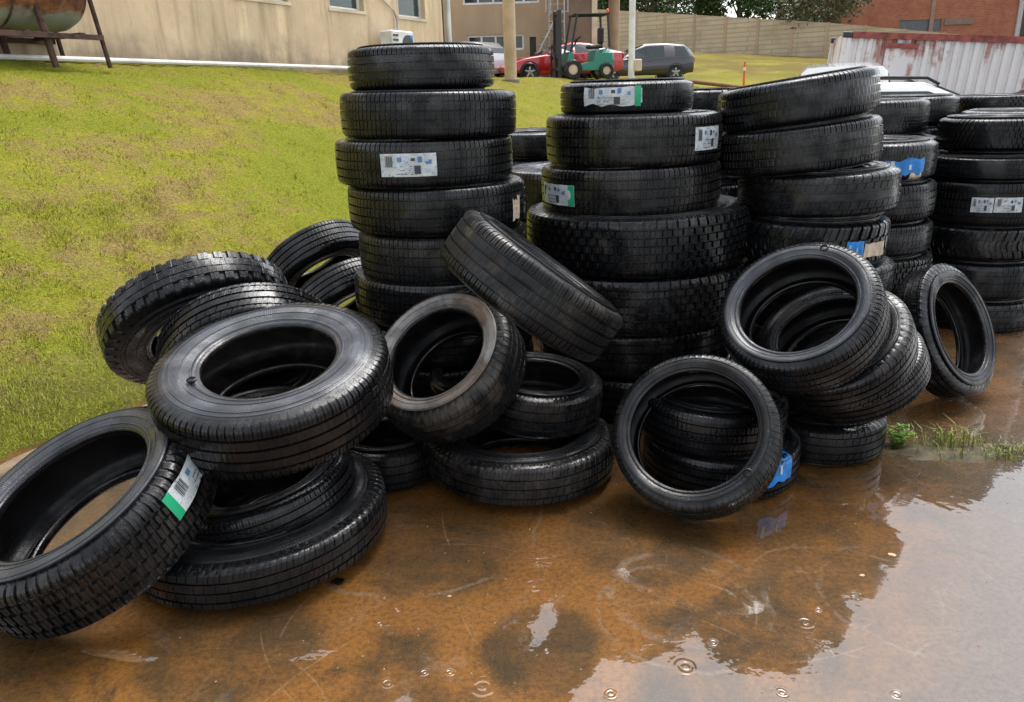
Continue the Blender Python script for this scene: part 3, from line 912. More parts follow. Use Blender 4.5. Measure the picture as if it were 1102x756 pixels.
# pale kerb line along the foot, and the downpipe and dark glazed strip at the corner
kb = MB()
qa, qb = wall_pt(0, 61.5, .22), wall_pt(378, 73.5, .22)
ta_, tb_ = wt(qa), wt(qb); sl_ = (qb.z - qa.z) / (tb_ - ta_)
kb.tube([wp(tsta, qa.z + sl_ * (tsta - ta_), .22), wp(tend, qa.z + sl_ * (tend - ta_), .22)], .035, 8)
tag(kb.build('drain_pipe', M['white'], None, smooth=40), 'thin white pipe running along the foot of the stained tan wall', 'pipe')
gs = MB(); gs.box(wp(tend + .16, 4.2, -.3), (.32, .3, 5.6), RZ); pw('glazed_strip', gs, M['glass'], b)
dp = MB(); dp.tube([wp(tend + .38, 1.6, -.05), wp(tend + .38, 7, -.05)], .06, 10); pw('downpipe', dp, M['white'], b, smooth=40)

# air conditioner on the wall, and the grey cable above it
p = wall_pt(428, 49, .35)
ac = empty('air_conditioner', p); ac.rotation_euler = (0, 0, RZ)
tag(ac, 'white air conditioner unit on the tan wall behind the tall stack', 'air conditioner')
MB().box((0, 0, 0), (.82, .3, .56), bev=.03).build('casing', M['white'], ac)
MB().lathe([(.2, -.01), (.2, .01), (.16, .012), (.02, .012)], (.16, -.155, 0), (0, -1, 0), 20).build('fan_guard', M['dark'], ac)
g = MB()
for i in range(5): g.box((-.28, -.156, -.18 + i * .09), (.18, .012, .04))
g.build('vent', M['dark'], ac)
MB().box((.3, -.155, .12), (.12, .012, .16)).build('badge', M['blue'], ac)
q = wall_pt(428, 33, .1); q2 = wall_pt(424, 12, .05); q3 = wall_pt(412, 0, .05); q4 = wall_pt(406, -8, .05)
tag(MB().tube([q, wall_pt(427.5, 22, .06), q2, q3, q4], .022, 8).build('cable', M['steel'], None, smooth=40), 'grey cable hanging down the tan wall above the air conditioner', 'cable')

# ------------------------------------------------------------------ rusty tank on its stand
bq = wall_pt(30, 35, .50); bt = at(30, 35, bq.y)          # underside of the tank
tk = empty('storage_tank', (bt.x, bt.y, bt.z + .52)); tk.rotation_euler = (0, 0, RZ)
tag(tk, 'rusty cylindrical tank, faded grey below, lying on a dark steel stand', 'tank')
MB().lathe([(.03, -.60), (.2, -.585), (.36, -.54), (.46, -.48), (.5, -.41), (.5, .38), (.49, .46), (.42, .58), (.25, .66), (.03, .68)], (0, 0, 0), (1, 0, 0), 40).build('tank_body', M['tank'], tk, smooth=40)
MB().lathe([(.512, -.012), (.512, .012), (.498, .012), (.498, -.012)], (-.40, 0, 0), (1, 0, 0), 40, closed=True).build('weld_band', M['rust'], tk)
sf = empty('tank_stand', (bt.x, bt.y, tz(bt.x, bt.y)))
sf.rotation_euler = (0, 0, RZ)
tag(sf, 'dark brown steel stand with splayed legs under the rusty tank', 'stand')
hz = bt.z - sf.location.z
for sx in (-.12, .62):
    for sy in (-.40, .40):
        MB().tube([(sx - .02, sy, hz + .5), (sx + .10, sy * 1.06, -.05)], .03 if sx > 0 else .042, 6).build('leg', M['rust'], sf)
for sy in (-.47, .47): MB().box((-.3, sy, hz - .06), (1.9, .05, .06)).build('rail', M['rust'], sf)
for sx in (-.3, .4): MB().box((sx, 0, hz - .035), (.07, .9, .05)).build('cross_bar', M['rust'], sf)

# ------------------------------------------------------------------ brown recessed building
Yb = 32.0
def bp(px, py, Y=Yb): return at(px, py, Y)
b2 = empty('brown_building', on_ground(560, Yb + .5))
tag(b2, 'brown two storey building with white framed windows behind the pole', 'building')
xl, xr = bp(484, 40).x, bp(606, 40).x
zg = b2.location.z - .6
wz0, wz1 = bp(520, 55).z, bp(520, 38).z
wxa, wxb = bp(503, 45).x, bp(564, 45).x
dxa, dxb = bp(570, 45).x, bp(577, 45).x
dz1 = bp(573, 40).z; dz0 = b2.location.z
uz0 = bp(520, 5).z; ux0, ux1 = bp(498, 3).x, bp(580, 3).x
m_ = MB()
def wb(mb, x0, x1, za, zb, y=Yb, d=.3): mb.box(((x0 + x1) / 2, y + d / 2, (za + zb) / 2), (x1 - x0, d, zb - za))
wb(m_, xl - 3, wxa, zg, uz0); wb(m_, wxa, wxb, zg, wz0); wb(m_, wxa, wxb, wz1, uz0); wb(m_, wxb, dxa, zg, uz0); wb(m_, dxa, dxb, dz1, uz0); wb(m_, dxb, xr, zg, uz0)
wb(m_, xl - 3, ux0, uz0, uz0 + 4); wb(m_, ux1, xr, uz0, uz0 + 4); wb(m_, ux0, ux1, uz0 + 1.2, uz0 + 4)
m_.box(((xl - 3 + xr) / 2, Yb + 3.6, zg + 4), (xr - xl + 3, 6, 8))
pw('wall', m_, M['plaster2'], b2)
tw_ = MB(); x2 = bp(634, 40).x
tw_.box(((xr + x2) / 2, Yb - 1.0 + 2.5, zg + 4.2), (x2 - xr, 5, 8.4)); pw('stair_tower', tw_, M['plaster_shade'], b2)
pl = MB(); pl.box((x2 + .09, Yb - 1.05 + .2, zg + 4.2), (.2, .4, 8.4)); pw('corner_pilaster', pl, M['cream'], b2)  # pale cream carries the light on this edge in its colour
def window(x0, x1, za, zb, n, y, par):
    f = MB(); t = .07
    xs = [x0 + (x1 - x0) * i / n for i in range(n + 1)]
    for i, x in enumerate(xs):
        f.box((x + (t / 2 if i == 0 else -t / 2 if i == n else 0), y, (za + zb) / 2), (t, .08, zb - za))
    f.box(((x0 + x1) / 2, y - .004, za + t / 2), (x1 - x0, .08, t)); f.box(((x0 + x1) / 2, y - .004, zb - t / 2), (x1 - x0, .08, t))
    o = pw('window', f, M['white'], par)
    for i in range(n):
        q = MB(); q.box(((xs[i] + xs[i + 1]) / 2, y + .03, (za + zb) / 2), (xs[i + 1] - xs[i] - t, .02, zb - za - 2 * t + .02)); pw('pane', q, M['glass'], o)
window(wxa, wxb, wz0, wz1, 4, Yb + .1, b2)
window(ux0, ux1, uz0, uz0 + 1.2, 5, Yb + .1, b2)
dr = MB(); dr.box(((dxa + dxb) / 2, Yb + .16, (dz0 + dz1) / 2), (dxb - dxa, .06, dz1 - dz0)); pw('door', dr, M['dark'], b2)
# caged ladder on the wall
lx, ly = bp(597, 30).x, Yb - .15 - 1.0
ld = empty('caged_ladder', (lx, ly, tz(lx, ly))); tag(ld, 'pale steel caged ladder climbing the brown building beside the forklift', 'ladder')
h = 8
for sx in (-.28, .28): MB().tube([(sx, 0, .1), (sx, 0, h)], .03, 6).build('rail', M['steel'], ld)
rg = MB()
for i in range(26): rg.tube([(-.28, 0, .3 + i * .3), (.28, 0, .3 + i * .3)], .018, 5, False)
rg.build('rungs', M['steel'], ld)
cg = MB()
for i in range(7):
    zz = 2.4 + i * .9
    cg.tube([(.42 * math.cos(a) , -.05 - .6 * math.sin(a), zz) for a in np.linspace(0, math.pi, 9)], .022, 5)
for a in np.linspace(0.3, math.pi - .3, 5): cg.tube([(.42 * math.cos(a), -.05 - .6 * math.sin(a), 2.4), (.42 * math.cos(a), -.05 - .6 * math.sin(a), 8)], .018, 5)
cg.build('safety_cage', M['steel'], ld)
# second flight of steel steps lower left of it
st_ = MB()
p = on_ground(588, Yb - 1.6)
es = empty('steel_steps', p); tag(es, 'short pale steel steps at the foot of the caged ladder', 'steps')
for sy in (-.3, .3): st_.tube([(-.8, sy, .05), (.3, sy, 2.1)], .04, 6)
st_.build('stringer', M['steel'], es)
tr_ = MB()
for i in range(8): tr_.box((-.7 + i * .14, 0, .25 + i * .26), (.24, .6, .03))
tr_.build('treads', M['steel'], es)

# ------------------------------------------------------------------ poles
def post(name, label, cat, px, Y, r, h, mat, extra=None, rbot=None):
    p = on_ground(px, Y)
    e = empty(name, p); tag(e, label, cat)
    MB().tube([(0, 0, -.2), (0, 0, h)], [rbot or r, r], 20).build('shaft', mat, e, smooth=40)
    if extra: extra(e)
    return e
post('round_column', 'thick tan round column standing at the crest of the lawn', 'column', 550, 22, .165, 8, M['cream2'] if 'cream2' in M else plain('tan_column_paint', (.50, .37, .235), .8, scale=2), lambda e: MB().lathe([(.24, -.1), (.24, .05), (.17, .09)], (0, 0, 0), (0, 0, 1), 20).build('foot', M['plaster'], e))
post('steel_post', 'slim pale grey steel post in front of the grey hatchback', 'post', 679, 26, .10, 8, M['white'], lambda e: MB().box((.19, -.02, .72), (.26, .16, .36), bev=.03).build('junction_box', M['cream'], e))
post('round_column', 'light brown round column behind the pale steel post', 'column', 660, 36, .24, 9, plain('brown_column_paint', (.40, .27, .17), .8, scale=2))
p = on_ground(800, 25); zt = at(800, 67, 25).z; zb = at(800, 96, 25).z
e = empty('marker_stake', (at(800, 96, 25).x, 25, zb - .3)); tag(e, 'thin orange marker stake at the edge of the grass', 'stake')
MB().tube([(0, 0, 0), (0, 0, zt - zb + .3)], .035, 8).build('stake', M['orange'], e)
MB().lathe([(.038, 0), (.038, .1)], (0, 0, zt - zb + .05), (0, 0, 1), 10).build('reflector_band', M['white'], e)

# ------------------------------------------------------------------ cars
def car(name, label, loc, rz, Lc=4.0, Hc=1.48, Wc=1.72, col=(.05, .05, .06), kind='hatch', metal=.4, rails=False, group=None):
    root = empty(name, loc, rz); tag(root, label, 'car', group)
    pt = paint(name + '_paint', col, .28, 1.0, metal)
    h = Lc / 2
    # x, belt z, roof/hood z, half width low, belt, roof
    if kind == 'hatch':
        S = [(-1, .62, .66, .62, .64, .60), (-.985, .92, .96, .74, .76, .62), (-.93, .95, 1.22, .80, .82, .60), (-.80, .96, 1.42, .84, .85, .60), (-.45, .93, 1.49, .86, .86, .60), (-.08, .90, 1.48, .86, .86, .59), (.16, .88, 1.30, .86, .86, .58), (.42, .87, .92, .86, .85, .60), (.70, .78, .82, .83, .80, .62), (.92, .62, .68, .74, .70, .60), (1, .48, .52, .60, .58, .5)]
        roof = (2, 6); ws = (5, 7); rw = (1, 3)
    elif kind == 'coupe':
        S = [(-1, .68, .72, .66, .68, .6), (-.95, .90, .93, .80, .80, .66), (-.72, .92, 1.05, .86, .86, .60), (-.42, .90, 1.25, .88, .88, .56), (-.12, .88, 1.30, .88, .88, .55), (.12, .86, 1.16, .88, .88, .56), (.36, .84, .88, .88, .87, .62), (.65, .76, .80, .86, .83, .64), (.90, .60, .65, .78, .74, .6), (1, .46, .50, .6, .58, .5)]
        roof = (2, 5); ws = (4, 6); rw = (1, 3)
    else:  # suv
        S = [(-1, .70, .74, .68, .70, .66), (-.985, 1.02, 1.06, .80, .82, .70), (-.94, 1.05, 1.40, .84, .86, .68), (-.86, 1.06, 1.62, .87, .88, .66), (-.45, 1.04, 1.68, .89, .89, .67), (-.02, 1.02, 1.66, .89, .89, .66), (.20, 1.00, 1.44, .89, .89, .65), (.40, .99, 1.04, .89, .88, .66), (.72, .92, .97, .86, .84, .66), (.94, .78, .84, .80, .76, .64), (1, .58, .62, .66, .64, .6)]
        roof = (2, 6); ws = (5, 7); rw = (1, 3)
    kz = Hc / (1.49 if kind == 'hatch' else 1.30 if kind == 'coupe' else 1.68); kw = Wc / 2 / (.86 if kind == 'hatch' else .88 if kind == 'coupe' else .89)
    S = [(x * h, b * kz, r * kz, a * kw, c * kw, d * kw) for x, b, r, a, c, d in S]
    rings = []
    for x, b, r, a, c, d in S:
        zl = .22 if abs(x) < h * .9 else .32
        mid = .5 * (zl + b)
        side = [(a * .93, zl), (a, zl + .10), (c * 1.0, mid), (c, b - .03), (c * .975, b), (d + (c * .975 - d) * .12, b + (r - b) * .88), (d * .9, r - .004), (d * .45, r + .012)]
        rings.append([(x, y, z) for y, z in side] + [(x, -y, z) for y, z in side[::-1]])
    mb = MB(); n = len(rings[0]); vs = [v for r in rings for v in r]; fs = []
    for i in range(len(rings) - 1):
        for k in range(n):
            j = (k + 1) % n; fs.append((i * n + k, i * n + j, (i + 1) * n + j, (i + 1) * n + k))
    fs.append(tuple(range(n))); fs.append(tuple((len(rings) - 1) * n + k for k in range(n)))
    mb.add(vs, fs); body = mb.build('body', pt, root, smooth=38)
    # glass laid a few millimetres proud of the body
    def quad(name, pts, off, par=root, mat='glass'):
        c = MB(); P_ = [Vector(p) for p in pts]
        nrm = (P_[1] - P_[0]).cross(P_[2] - P_[0]).normalized()
        ctr = sum(P_, Vector()) / len(P_)
        if nrm.dot(ctr - Vector((0, 0, .6))) < 0: nrm = -nrm
        vs = [p + nrm * off for p in P_] + [p - nrm * .02 for p in P_]; k = len(P_)
        c.add(vs, [tuple(range(k)), tuple(range(2 * k - 1, k - 1, -1))] + [(i, (i + 1) % k, (i + 1) % k + k, i + k) for i in range(k)])
        return c.build(name, M[mat], par)
    def lerp(a, b, t): return tuple(a[i] + (b[i] - a[i]) * t for i in range(3))
    for sgn in (0, 1):
        g = lambda i, lv: rings[i][lv if not sgn else n - 1 - lv]
        def sidepanel(i0, i1, f0=0.0, f1=1.0):
            lo, hi = [], []
            for i in range(i0, i1 + 1):
                lo.append(lerp(g(i, 4), g(i, 5), .06)); hi.append(lerp(g(i, 4), g(i, 5), .93))
            if f0: lo[0] = lerp(lo[0], lo[1], f0); hi[0] = lerp(hi[0], hi[1], f0)
            if f1 < 1: lo[-1] = lerp(lo[-2], lo[-1], f1); hi[-1] = lerp(hi[-2], hi[-1], f1)
            c = MB(); o = .006 if not sgn else -.006
            m2 = len(lo)
            vs = [(p[0], p[1] + o, p[2] + .002) for p in lo + hi] + [(p[0], p[1] - 3 * o, p[2]) for p in lo + hi]
            fs = []
            for i in range(m2 - 1):
                fs.append((i, i + 1, m2 + i + 1, m2 + i)); fs.append((2 * m2 + i, 2 * m2 + m2 + i, 2 * m2 + m2 + i + 1, 2 * m2 + i + 1))
                fs.append((i, 2 * m2 + i, 2 * m2 + i + 1, i + 1)); fs.append((m2 + i, m2 + i + 1, 3 * m2 + i + 1, 3 * m2 + i))
            fs.append((0, m2, 3 * m2, 2 * m2)); fs.append((m2 - 1, 3 * m2 - 1, 4 * m2 - 1, 2 * m2 + m2 - 1) if False else (m2 - 1, 2 * m2 + m2 - 1, 4 * m2 - 1, 2 * m2 - 1))
            c.add(vs, fs); c.build('side_window', M['glass'], root)
        if kind == 'coupe': sidepanel(2, 4, .25, .9); sidepanel(4, 6, .0, .75)
        else: sidepanel(2, 4, .35, .55); sidepanel(4, 5, -.0 + .62, 1.0) if False else sidepanel(3, 4, .98, 1.0) if False else None; sidepanel(4, 6, .12, .95)
        s = 1 if not sgn else -1
        MB().box((h * (.30 if kind != 'coupe' else .2), s * (Wc / 2 + .07), S[6][1] + .06), (.1, .16, .12), bev=.03).build('wing_mirror', pt, root)
        MB().box((-h * .12, s * (Wc / 2 + .004), S[4][1] - .12), (.16, .03, .03), bev=.01).build('door_handle', M['dark'], root)
        MB().box((h * .93, s * Wc * .33, S[-2][1] - .02), (.16, .22, .12), bev=.04).build('headlight', M['white'], root)
        MB().box((-h * .975, s * Wc * .40, S[1][1] - .10), (.10, .16, .2), bev=.03).build('tail_light', M['red_lamp'], root)
        for wx in (.62, -.62):
            wr = .31 if kind != 'suv' else .36
            w = MB().lathe([(wr * .62, -.10), (wr * .9, -.11), (wr, -.08), (wr, .08), (wr * .9, .11), (wr * .62, .10)], (wx * h, s * (Wc / 2 - .09), wr), (0, 1, 0), 28, closed=True).build('wheel', M['tread'], root, smooth=40)
            r_ = MB().lathe([(wr * .62, .09), (wr * .58, .112), (.05, .095), (.001, .095)], (wx * h, s * (Wc / 2 - .09), wr), (0, s, 0), 24)
            r_.build('rim', M['dark'], w, smooth=40)
            sp_ = MB()
            for k in range(5):
                a = 2 * math.pi * k / 5 + .3
                c0 = Vector((wx * h, s * (Wc / 2 + .012), wr)); dv = Vector((math.cos(a), 0, math.sin(a)))
                sp_.tube([c0 + dv * .02, c0 + dv * wr * .58], [.045, .03], 6)
            sp_.build('spokes', M['steel'], w)
            MB().lathe([(wr + .02, -.002), (wr + .045, .0), (wr + .045, .004), (wr + .02, .004)], (wx * h, s * (Wc / 2 + .004), wr), (0, s, 0), 28, closed=True).build('wheel_arch', M['black'], root)
    def top(i0, i1, f0, f1, nm):
        a = lambda i, lv: rings[i][lv]
        A = [lerp(a(i0, 6), a(i1, 6), f0), lerp(a(i0, n - 7), a(i1, n - 7), f0), lerp(a(i0, n - 7), a(i1, n - 7), f1), lerp(a(i0, 6), a(i1, 6), f1)]
        quad(nm, A, .022)
    i0, i1 = ws; top(i0, i0 + 1, .25, 1.0, 'windscreen'); top(i0 + 1, i1, .0, .92, 'windscreen')
    i0, i1 = rw; top(i0, i0 + 1, .35, 1, 'rear_window')
    MB().box((h * .97, 0, .34), (.1, Wc * .7, .16), bev=.03).build('bumper', M['black'], root)
    MB().box((-h * .97, 0, .38), (.1, Wc * .8, .18), bev=.03).build('bumper', M['black'], root)
    if rails:
        for s in (-1, 1):
            zr = S[4][2] + .02; y = s * S[4][5] * .86
            MB().tube([(-h * .52, y, zr - .06), (-h * .48, y, zr + .03), (-h * .25, y, zr + .045), (-h * .02, y, zr + .025), (h * .05, y, zr - .06)], .022, 8).build('roof_rail', M['black'], root, smooth=40)
    return root
M['red_lamp'] = plain('red_lamp', (.35, .01, .01), .2, bump=0)

p = on_ground(686, 33.5)
car('parked_car', 'grey hatchback parked facing left, half behind the pale steel post', p, R_(180 + 6), 4.25, 1.42, 1.72, (.022, .018, .021), 'hatch', .2)
p = on_ground(602, 29.0)
car('parked_car', 'bright red coupe parked behind the forklift', p, R_(180 + 14), 4.3, 1.28, 1.78, (.42, .008, .012), 'coupe', .15)
p = on_ground(490, 30.0)
car('parked_car', 'pale silver car mostly hidden behind the tan column', p, R_(180 - 40), 4.2, 1.42, 1.72, (.50, .50, .50), 'hatch', .4)
p = at(962, 100, 11.6); 
car('parked_car', 'white car with black roof rails parked behind the tyres', (p.x + .35, 11.6, 0), R_(-14), 4.5, 1.58, 1.8, (.66, .67, .66), 'suv', 0, True)
p = at(1096, 100, 13.2)
car('parked_car', 'pale car at the right edge before the container, dark windows', (p.x + .55, 13.2, 0), R_(176), 4.4, 1.50, 1.78, (.60, .61, .62), 'hatch', 0)
p = at(903, 75, 15.0)
car('parked_car', 'white van end peeping over the crooked stack left of the container', (p.x, 15.0, .0), R_(70), 4.4, 1.90, 1.68, (.68, .68, .67), 'suv', 0)

# ------------------------------------------------------------------ forklift
p = on_ground(627, 27.0)
fk = empty('forklift', p, R_(180 + 10)); fk.scale = (.92, .92, .92); tag(fk, 'green forklift truck with black mast and overhead guard', 'forklift')
gp = paint('green_forklift_paint', (.016, .21, .15), .45, .3)
b_ = MB()
b_.prism([(-1.0, .30), (-1.02, .62), (-.35, .95), (-.28, .60), (.34, .46), (.50, .90), (.62, .92), (.72, .45), (.62, .30)], (0, 1, 0), 1.0)
b_.build('chassis', gp, fk)
MB().box((-.80, 0, .70), (.46, 1.02, .62), bev=.16).build('counterweight', gp, fk)
se = MB(); se.box((-.42, 0, 1.08), (.5, .5, .12), bev=.04); se.box((-.66, 0, 1.45), (.12, .48, .55), bev=.05); se.build('seat', M['black'], fk)
sw = MB(); sw.tube([(.45, 0, .95), (.18, 0, 1.35)], .03, 8); sw.lathe([(.19, -.015), (.19, .015), (.16, .015), (.16, -.015)], (.18, 0, 1.36), (.55, 0, .85), 20, closed=True); sw.build('steering_wheel', M['black'], fk)
for sy in (-.46, .46):
    MB().tube([(.55, sy, .9), (.32, sy, 2.12)], .04, 8).build('guard_post', M['dark'], fk)
    MB().tube([(-.85, sy, 1.05), (-.78, sy, 2.12)], .045, 8).build('guard_post', M['dark'], fk)
gr = MB()
for sy in np.linspace(-.46, .46, 6): gr.tube([(-.82, sy, 2.13), (.36, sy, 2.13)], .025, 6)
for sx in (-.82, .36): gr.tube([(sx, -.5, 2.13), (sx, .5, 2.13)], .035, 6)
gr.build('overhead_guard', M['dark'], fk)
for sy in (-.3, .3): MB().box((.92, sy, 1.18), (.14, .10, 2.2)).build('mast_rail', M['dark'], fk)
ms = MB()
for zz in (.4, 1.1, 2.2): ms.box((.92, 0, zz), (.10, .5, .1))
ms.tube([(.90, -.12, .3), (.90, -.12, 2.0)], .04, 8); ms.tube([(.90, .12, .3), (.90, .12, 2.0)], .04, 8)
ms.build('mast_crosspiece', M['dark'], fk)
cr = MB()
for zz in (.35, .75): cr.box((1.03, 0, zz), (.06, .95, .1))
for sy in np.linspace(-.42, .42, 5): cr.box((1.035, sy, .95), (.03, .03, .5))
cr.build('load_carriage', M['dark'], fk)
for sy in (-.25, .25): MB().prism([(1.07, .9), (1.12, .9), (1.12, .1), (2.1, .06), (2.1, .03), (1.07, .03)], (0, 1, 0), .11, (0, sy, 0)).build('fork', M['dark'], fk)
for (wx, wr) in ((.5, .33), (-.72, .27)):
    for s in (-1, 1):
        w = MB().lathe([(wr * .55, -.1), (wr * .92, -.1), (wr, -.07), (wr, .07), (wr * .92, .1), (wr * .55, .1)], (wx, s * .52, wr), (0, 1, 0), 24, closed=True).build('wheel', M['tread'], fk)
        MB().lathe([(wr * .56, .03), (wr * .5, .06), (.02, .07)], (wx, s * .52, wr), (0, s, 0), 20).build('rim', M['cream'], w)
MB().lathe([(.05, 0), (.05, .1), (.02, .13)], (-.78, .42, 2.16), (0, 0, 1), 12).build('beacon', M['orange'], fk)

# ------------------------------------------------------------------ boundary wall far behind
bw = empty('boundary_wall', at(760, 50, 59)); tag(bw, 'long tan concrete panel wall closing the far side of the yard', 'wall')
PA, PB = at(600, 40, 66), at(930, 40, 53)
dirb = Vector((PB.x - PA.x, PB.y - PA.y, 0)); Lb = dirb.length; dirb.normalize(); rzb = math.atan2(dirb.y, dirb.x)
n_p = 20
bw.location = PA; bw.location.z = 0; bw.rotation_euler = (0, 0, rzb)
Lb *= 2.0
step = Lb / n_p
def bz(u):
    w_ = PA + dirb * u
    return tz(w_.x, w_.y)
def topz(u):   # the wall top slopes gently down to the right
    w_ = PA + dirb * u
    v = w_ - EYE; k = FPX / v.dot(F)
    px = PW / 2 + v.dot(RT) * k
    py = 10 + (px - 637) * .058 if px < 898 else 25.2 + (px - 898) * .086
    return at(px, py, w_.y).z
pm = MB()
for i in range(n_p):
    u0, u1 = i * step + .08, (i + 1) * step - .08
    zb = min(bz(u0), bz(u1)) - .5
    pm.prism([(u0, zb), (u1, zb), (u1, topz(u1)), (u0, topz(u0))], (0, 1, 0), .14)
pm.build('panels', M['panel'], bw)
for i in range(n_p + 1):
    u = i * step; zb = bz(u) - .5; zt = topz(u) + .03
    MB().box((u, 0, (zt + zb) / 2), (.17, .22, zt - zb)).build('concrete_post', M['plaster2'], bw)

# ------------------------------------------------------------------ brick house
hl, hr = at(905, 20, 75), at(1094, 20, 75)
hb = empty('brick_house', ((hl.x + hr.x) / 2, 75, 2.5)); tag(hb, 'red brick house rising behind the white container', 'house')
wdt = hr.x - hl.x
sx0, sx1 = at(968, 26, 75).x - hb.location.x, at(1013, 26, 75).x - hb.location.x
sz0, sz1 = at(990, 34, 75).z - 2.5, at(990, 21.5, 75).z - 2.5
m_ = MB()
def hbx(x0, x1, z0_, z1_, y=0, d=.3): m_.box(((x0 + x1) / 2, y + d / 2, (z0_ + z1_) / 2), (x1 - x0, d, z1_ - z0_))
hbx(-wdt / 2, sx0, 0, 9); hbx(sx1, wdt / 2, 0, 9); hbx(sx0, sx1, 0, sz0); hbx(sx0, sx1, sz1, 9)
m_.box((0, 4.4, 4.4), (wdt, 8, 8.8))
m_.build('wall', M['brick'], hb)
w_ = MB(); w_.box(((sx0 + sx1) / 2, .12, (sz0 + sz1) / 2), (sx1 - sx0, .08, sz1 - sz0)); w_.build('shutter', M['grey_shutter'] if 'grey_shutter' in M else plain('grey_shutter_paint', (.10, .11, .12), .5), hb)
cp_ = MB(); cp_.box((at(872 + 146, 20, 75).x - hb.location.x + 1.2, -.03, sz1 - .25), (2.6, .1, .5)); cp_.build('lintel', plain('bare_concrete_lintel', (.22, .16, .12), .9), hb)
MB().box((at(1017 - 100, 20, 75).x - hb.location.x + 7.2, -.02, 5), (.35, .1, 8)).build('pillar', plain('concrete_pillar', (.30, .2, .15), .9), hb)
cn = MB(); cn.box((wdt / 2 + .2, .1, 4.5), (.4, .5, 9)); cn.build('corner_post', plain('pale_corner_post', (.45, .42, .40), .8), hb)
dk = at(1130, 20, 82)
h3 = empty('dark_shed', (dk.x, 82, 2.5)); tag(h3, 'dark building edge at the far right beyond the brick house', 'building')
MB().box((0, 0, 4.0), (5.4, 4, 8)).build('wall', plain('dark_shed_wall', (.055, .055, .05), .8), h3)
MB().prism([(-3, 0), (3, 0), (0, 1.2)], (0, 1, 0), 4.4, (0, 0, 8.0)).build('roof', M['rust'], h3)

# ------------------------------------------------------------------ container
ca = at(898, 34, 17.0); cd = Vector((math.sin(R_(106)), math.cos(R_(106)), 0)); crz = math.atan2(cd.y, cd.x)
v = ray(1102, 40); s_ = (ca.x * v.y - ca.y * v.x) / (v.x * cd.y - v.y * cd.x)
tilt = math.atan2(CAMH + v.z * (ca.y + cd.y * s_) / v.y - ca.z, s_)     # the yard falls away to the right
ct = empty('shipping_container', (ca.x, ca.y, ca.z - 2.6), crz); ct.rotation_euler = (0, -tilt, crz); tag(ct, 'old white shipping container with peeling paint and red streaks', 'container')
CL, CH, CW = 12.2, 2.60, 2.44
prof = []; u = .16; k = 0
while u < CL - .3:
    prof += [(u, 0.0), (u + .055, .0), (u + .068, .045), (u + .137, .045), (u + .15, 0.0)]; u += .18
side = MB()
vs = []
for (x, y) in prof: vs += [(x, .045 + y, .16), (x, .045 + y, CH - .12)]
fs = [(2 * i, 2 * i + 2, 2 * i + 3, 2 * i + 1) for i in range(len(prof) - 1)]
nb = len(vs); vs += [(x, y + .02, z) for x, y, z in vs]; fs += [(nb + a, nb + d_, nb + c_, nb + b__) for a, b__, c_, d_ in fs]
side.add(vs, fs); side.build('corrugated_side', M['container'], ct)
fl = MB(); fl.box((1.12, .035, 1.95), (.55, .03, .75)); fl.build('patch_plate', M['container'], ct)
MB().box((1.12, .02, 2.36), (.62, .05, .09)).build('patch_frame', M['container_red'], ct)
for (c, d) in (((CL / 2, .06, CH - .06), (CL - .34, .12, .12)), ((CL / 2, .06, .08), (CL - .34, .12, .16)), ((CL / 2, CW - .06, CH - .06), (CL - .34, .12, .12)), ((CL / 2, CW - .06, .08), (CL - .34, .12, .16))):
    MB().box(c, d).build('side_rail', M['container_red'], ct)
for x in (.08, CL - .08):
    for y in (.08, CW - .08): MB().box((x, y, CH / 2), (.16, .16, CH - .24)).build('corner_post', M['container'], ct)
    for y in (.085, CW - .085):
        for z in (.06, CH - .055): MB().box((x, y, z), (.178, .178, .122), bev=.02).build('corner_casting', M['dark'], ct)
    MB().box((x, CW / 2, CH / 2), (.06, CW - .3, CH - .1)).build('end_wall', M['container'], ct)
MB().box((CL / 2, CW / 2, CH - .03), (CL - .2, CW - .2, .04)).build('roof_panel', M['container'], ct)
MB().box((CL / 2, CW - .06, CH / 2), (CL - .3, .05, CH - .3)).build('corrugated_side', M['container'], ct)

# ------------------------------------------------------------------ trees
def crown_mesh(name, clumps, n, leaf, mat, seed):
    r = np.random.default_rng(seed)
    P = []
    w = np.array([c[1] ** 2 for c in clumps]); w /= w.sum()
    ids = r.choice(len(clumps), n, p=w)
    C_ = np.array([c[0] for c in clumps])[ids]; Rr = np.array([c[1] for c in clumps])[ids][:, None]
    v = r.normal(size=(n, 3)); v /= np.linalg.norm(v, axis=1)[:, None]
    rad = r.uniform(.25, 1, (n, 1)) ** .45 * (1 + .25 * r.normal(size=(n, 1)))
    P = C_ + v * Rr * rad * np.array([1, 1, .75])
    a = r.normal(size=(n, 3)); a /= np.linalg.norm(a, axis=1)[:, None]
    b = np.cross(a, r.normal(size=(n, 3))); b /= np.linalg.norm(b, axis=1)[:, None]
    s = leaf * r.uniform(.6, 1.3, (n, 1))
    V = np.stack([P - a * s, P + b * s * .45, P + a * s, P - b * s * .45], 1).reshape(-1, 3)
    Q = np.arange(n * 4).reshape(n, 4)
    return mesh_np(name, V, Q, mat=mat)
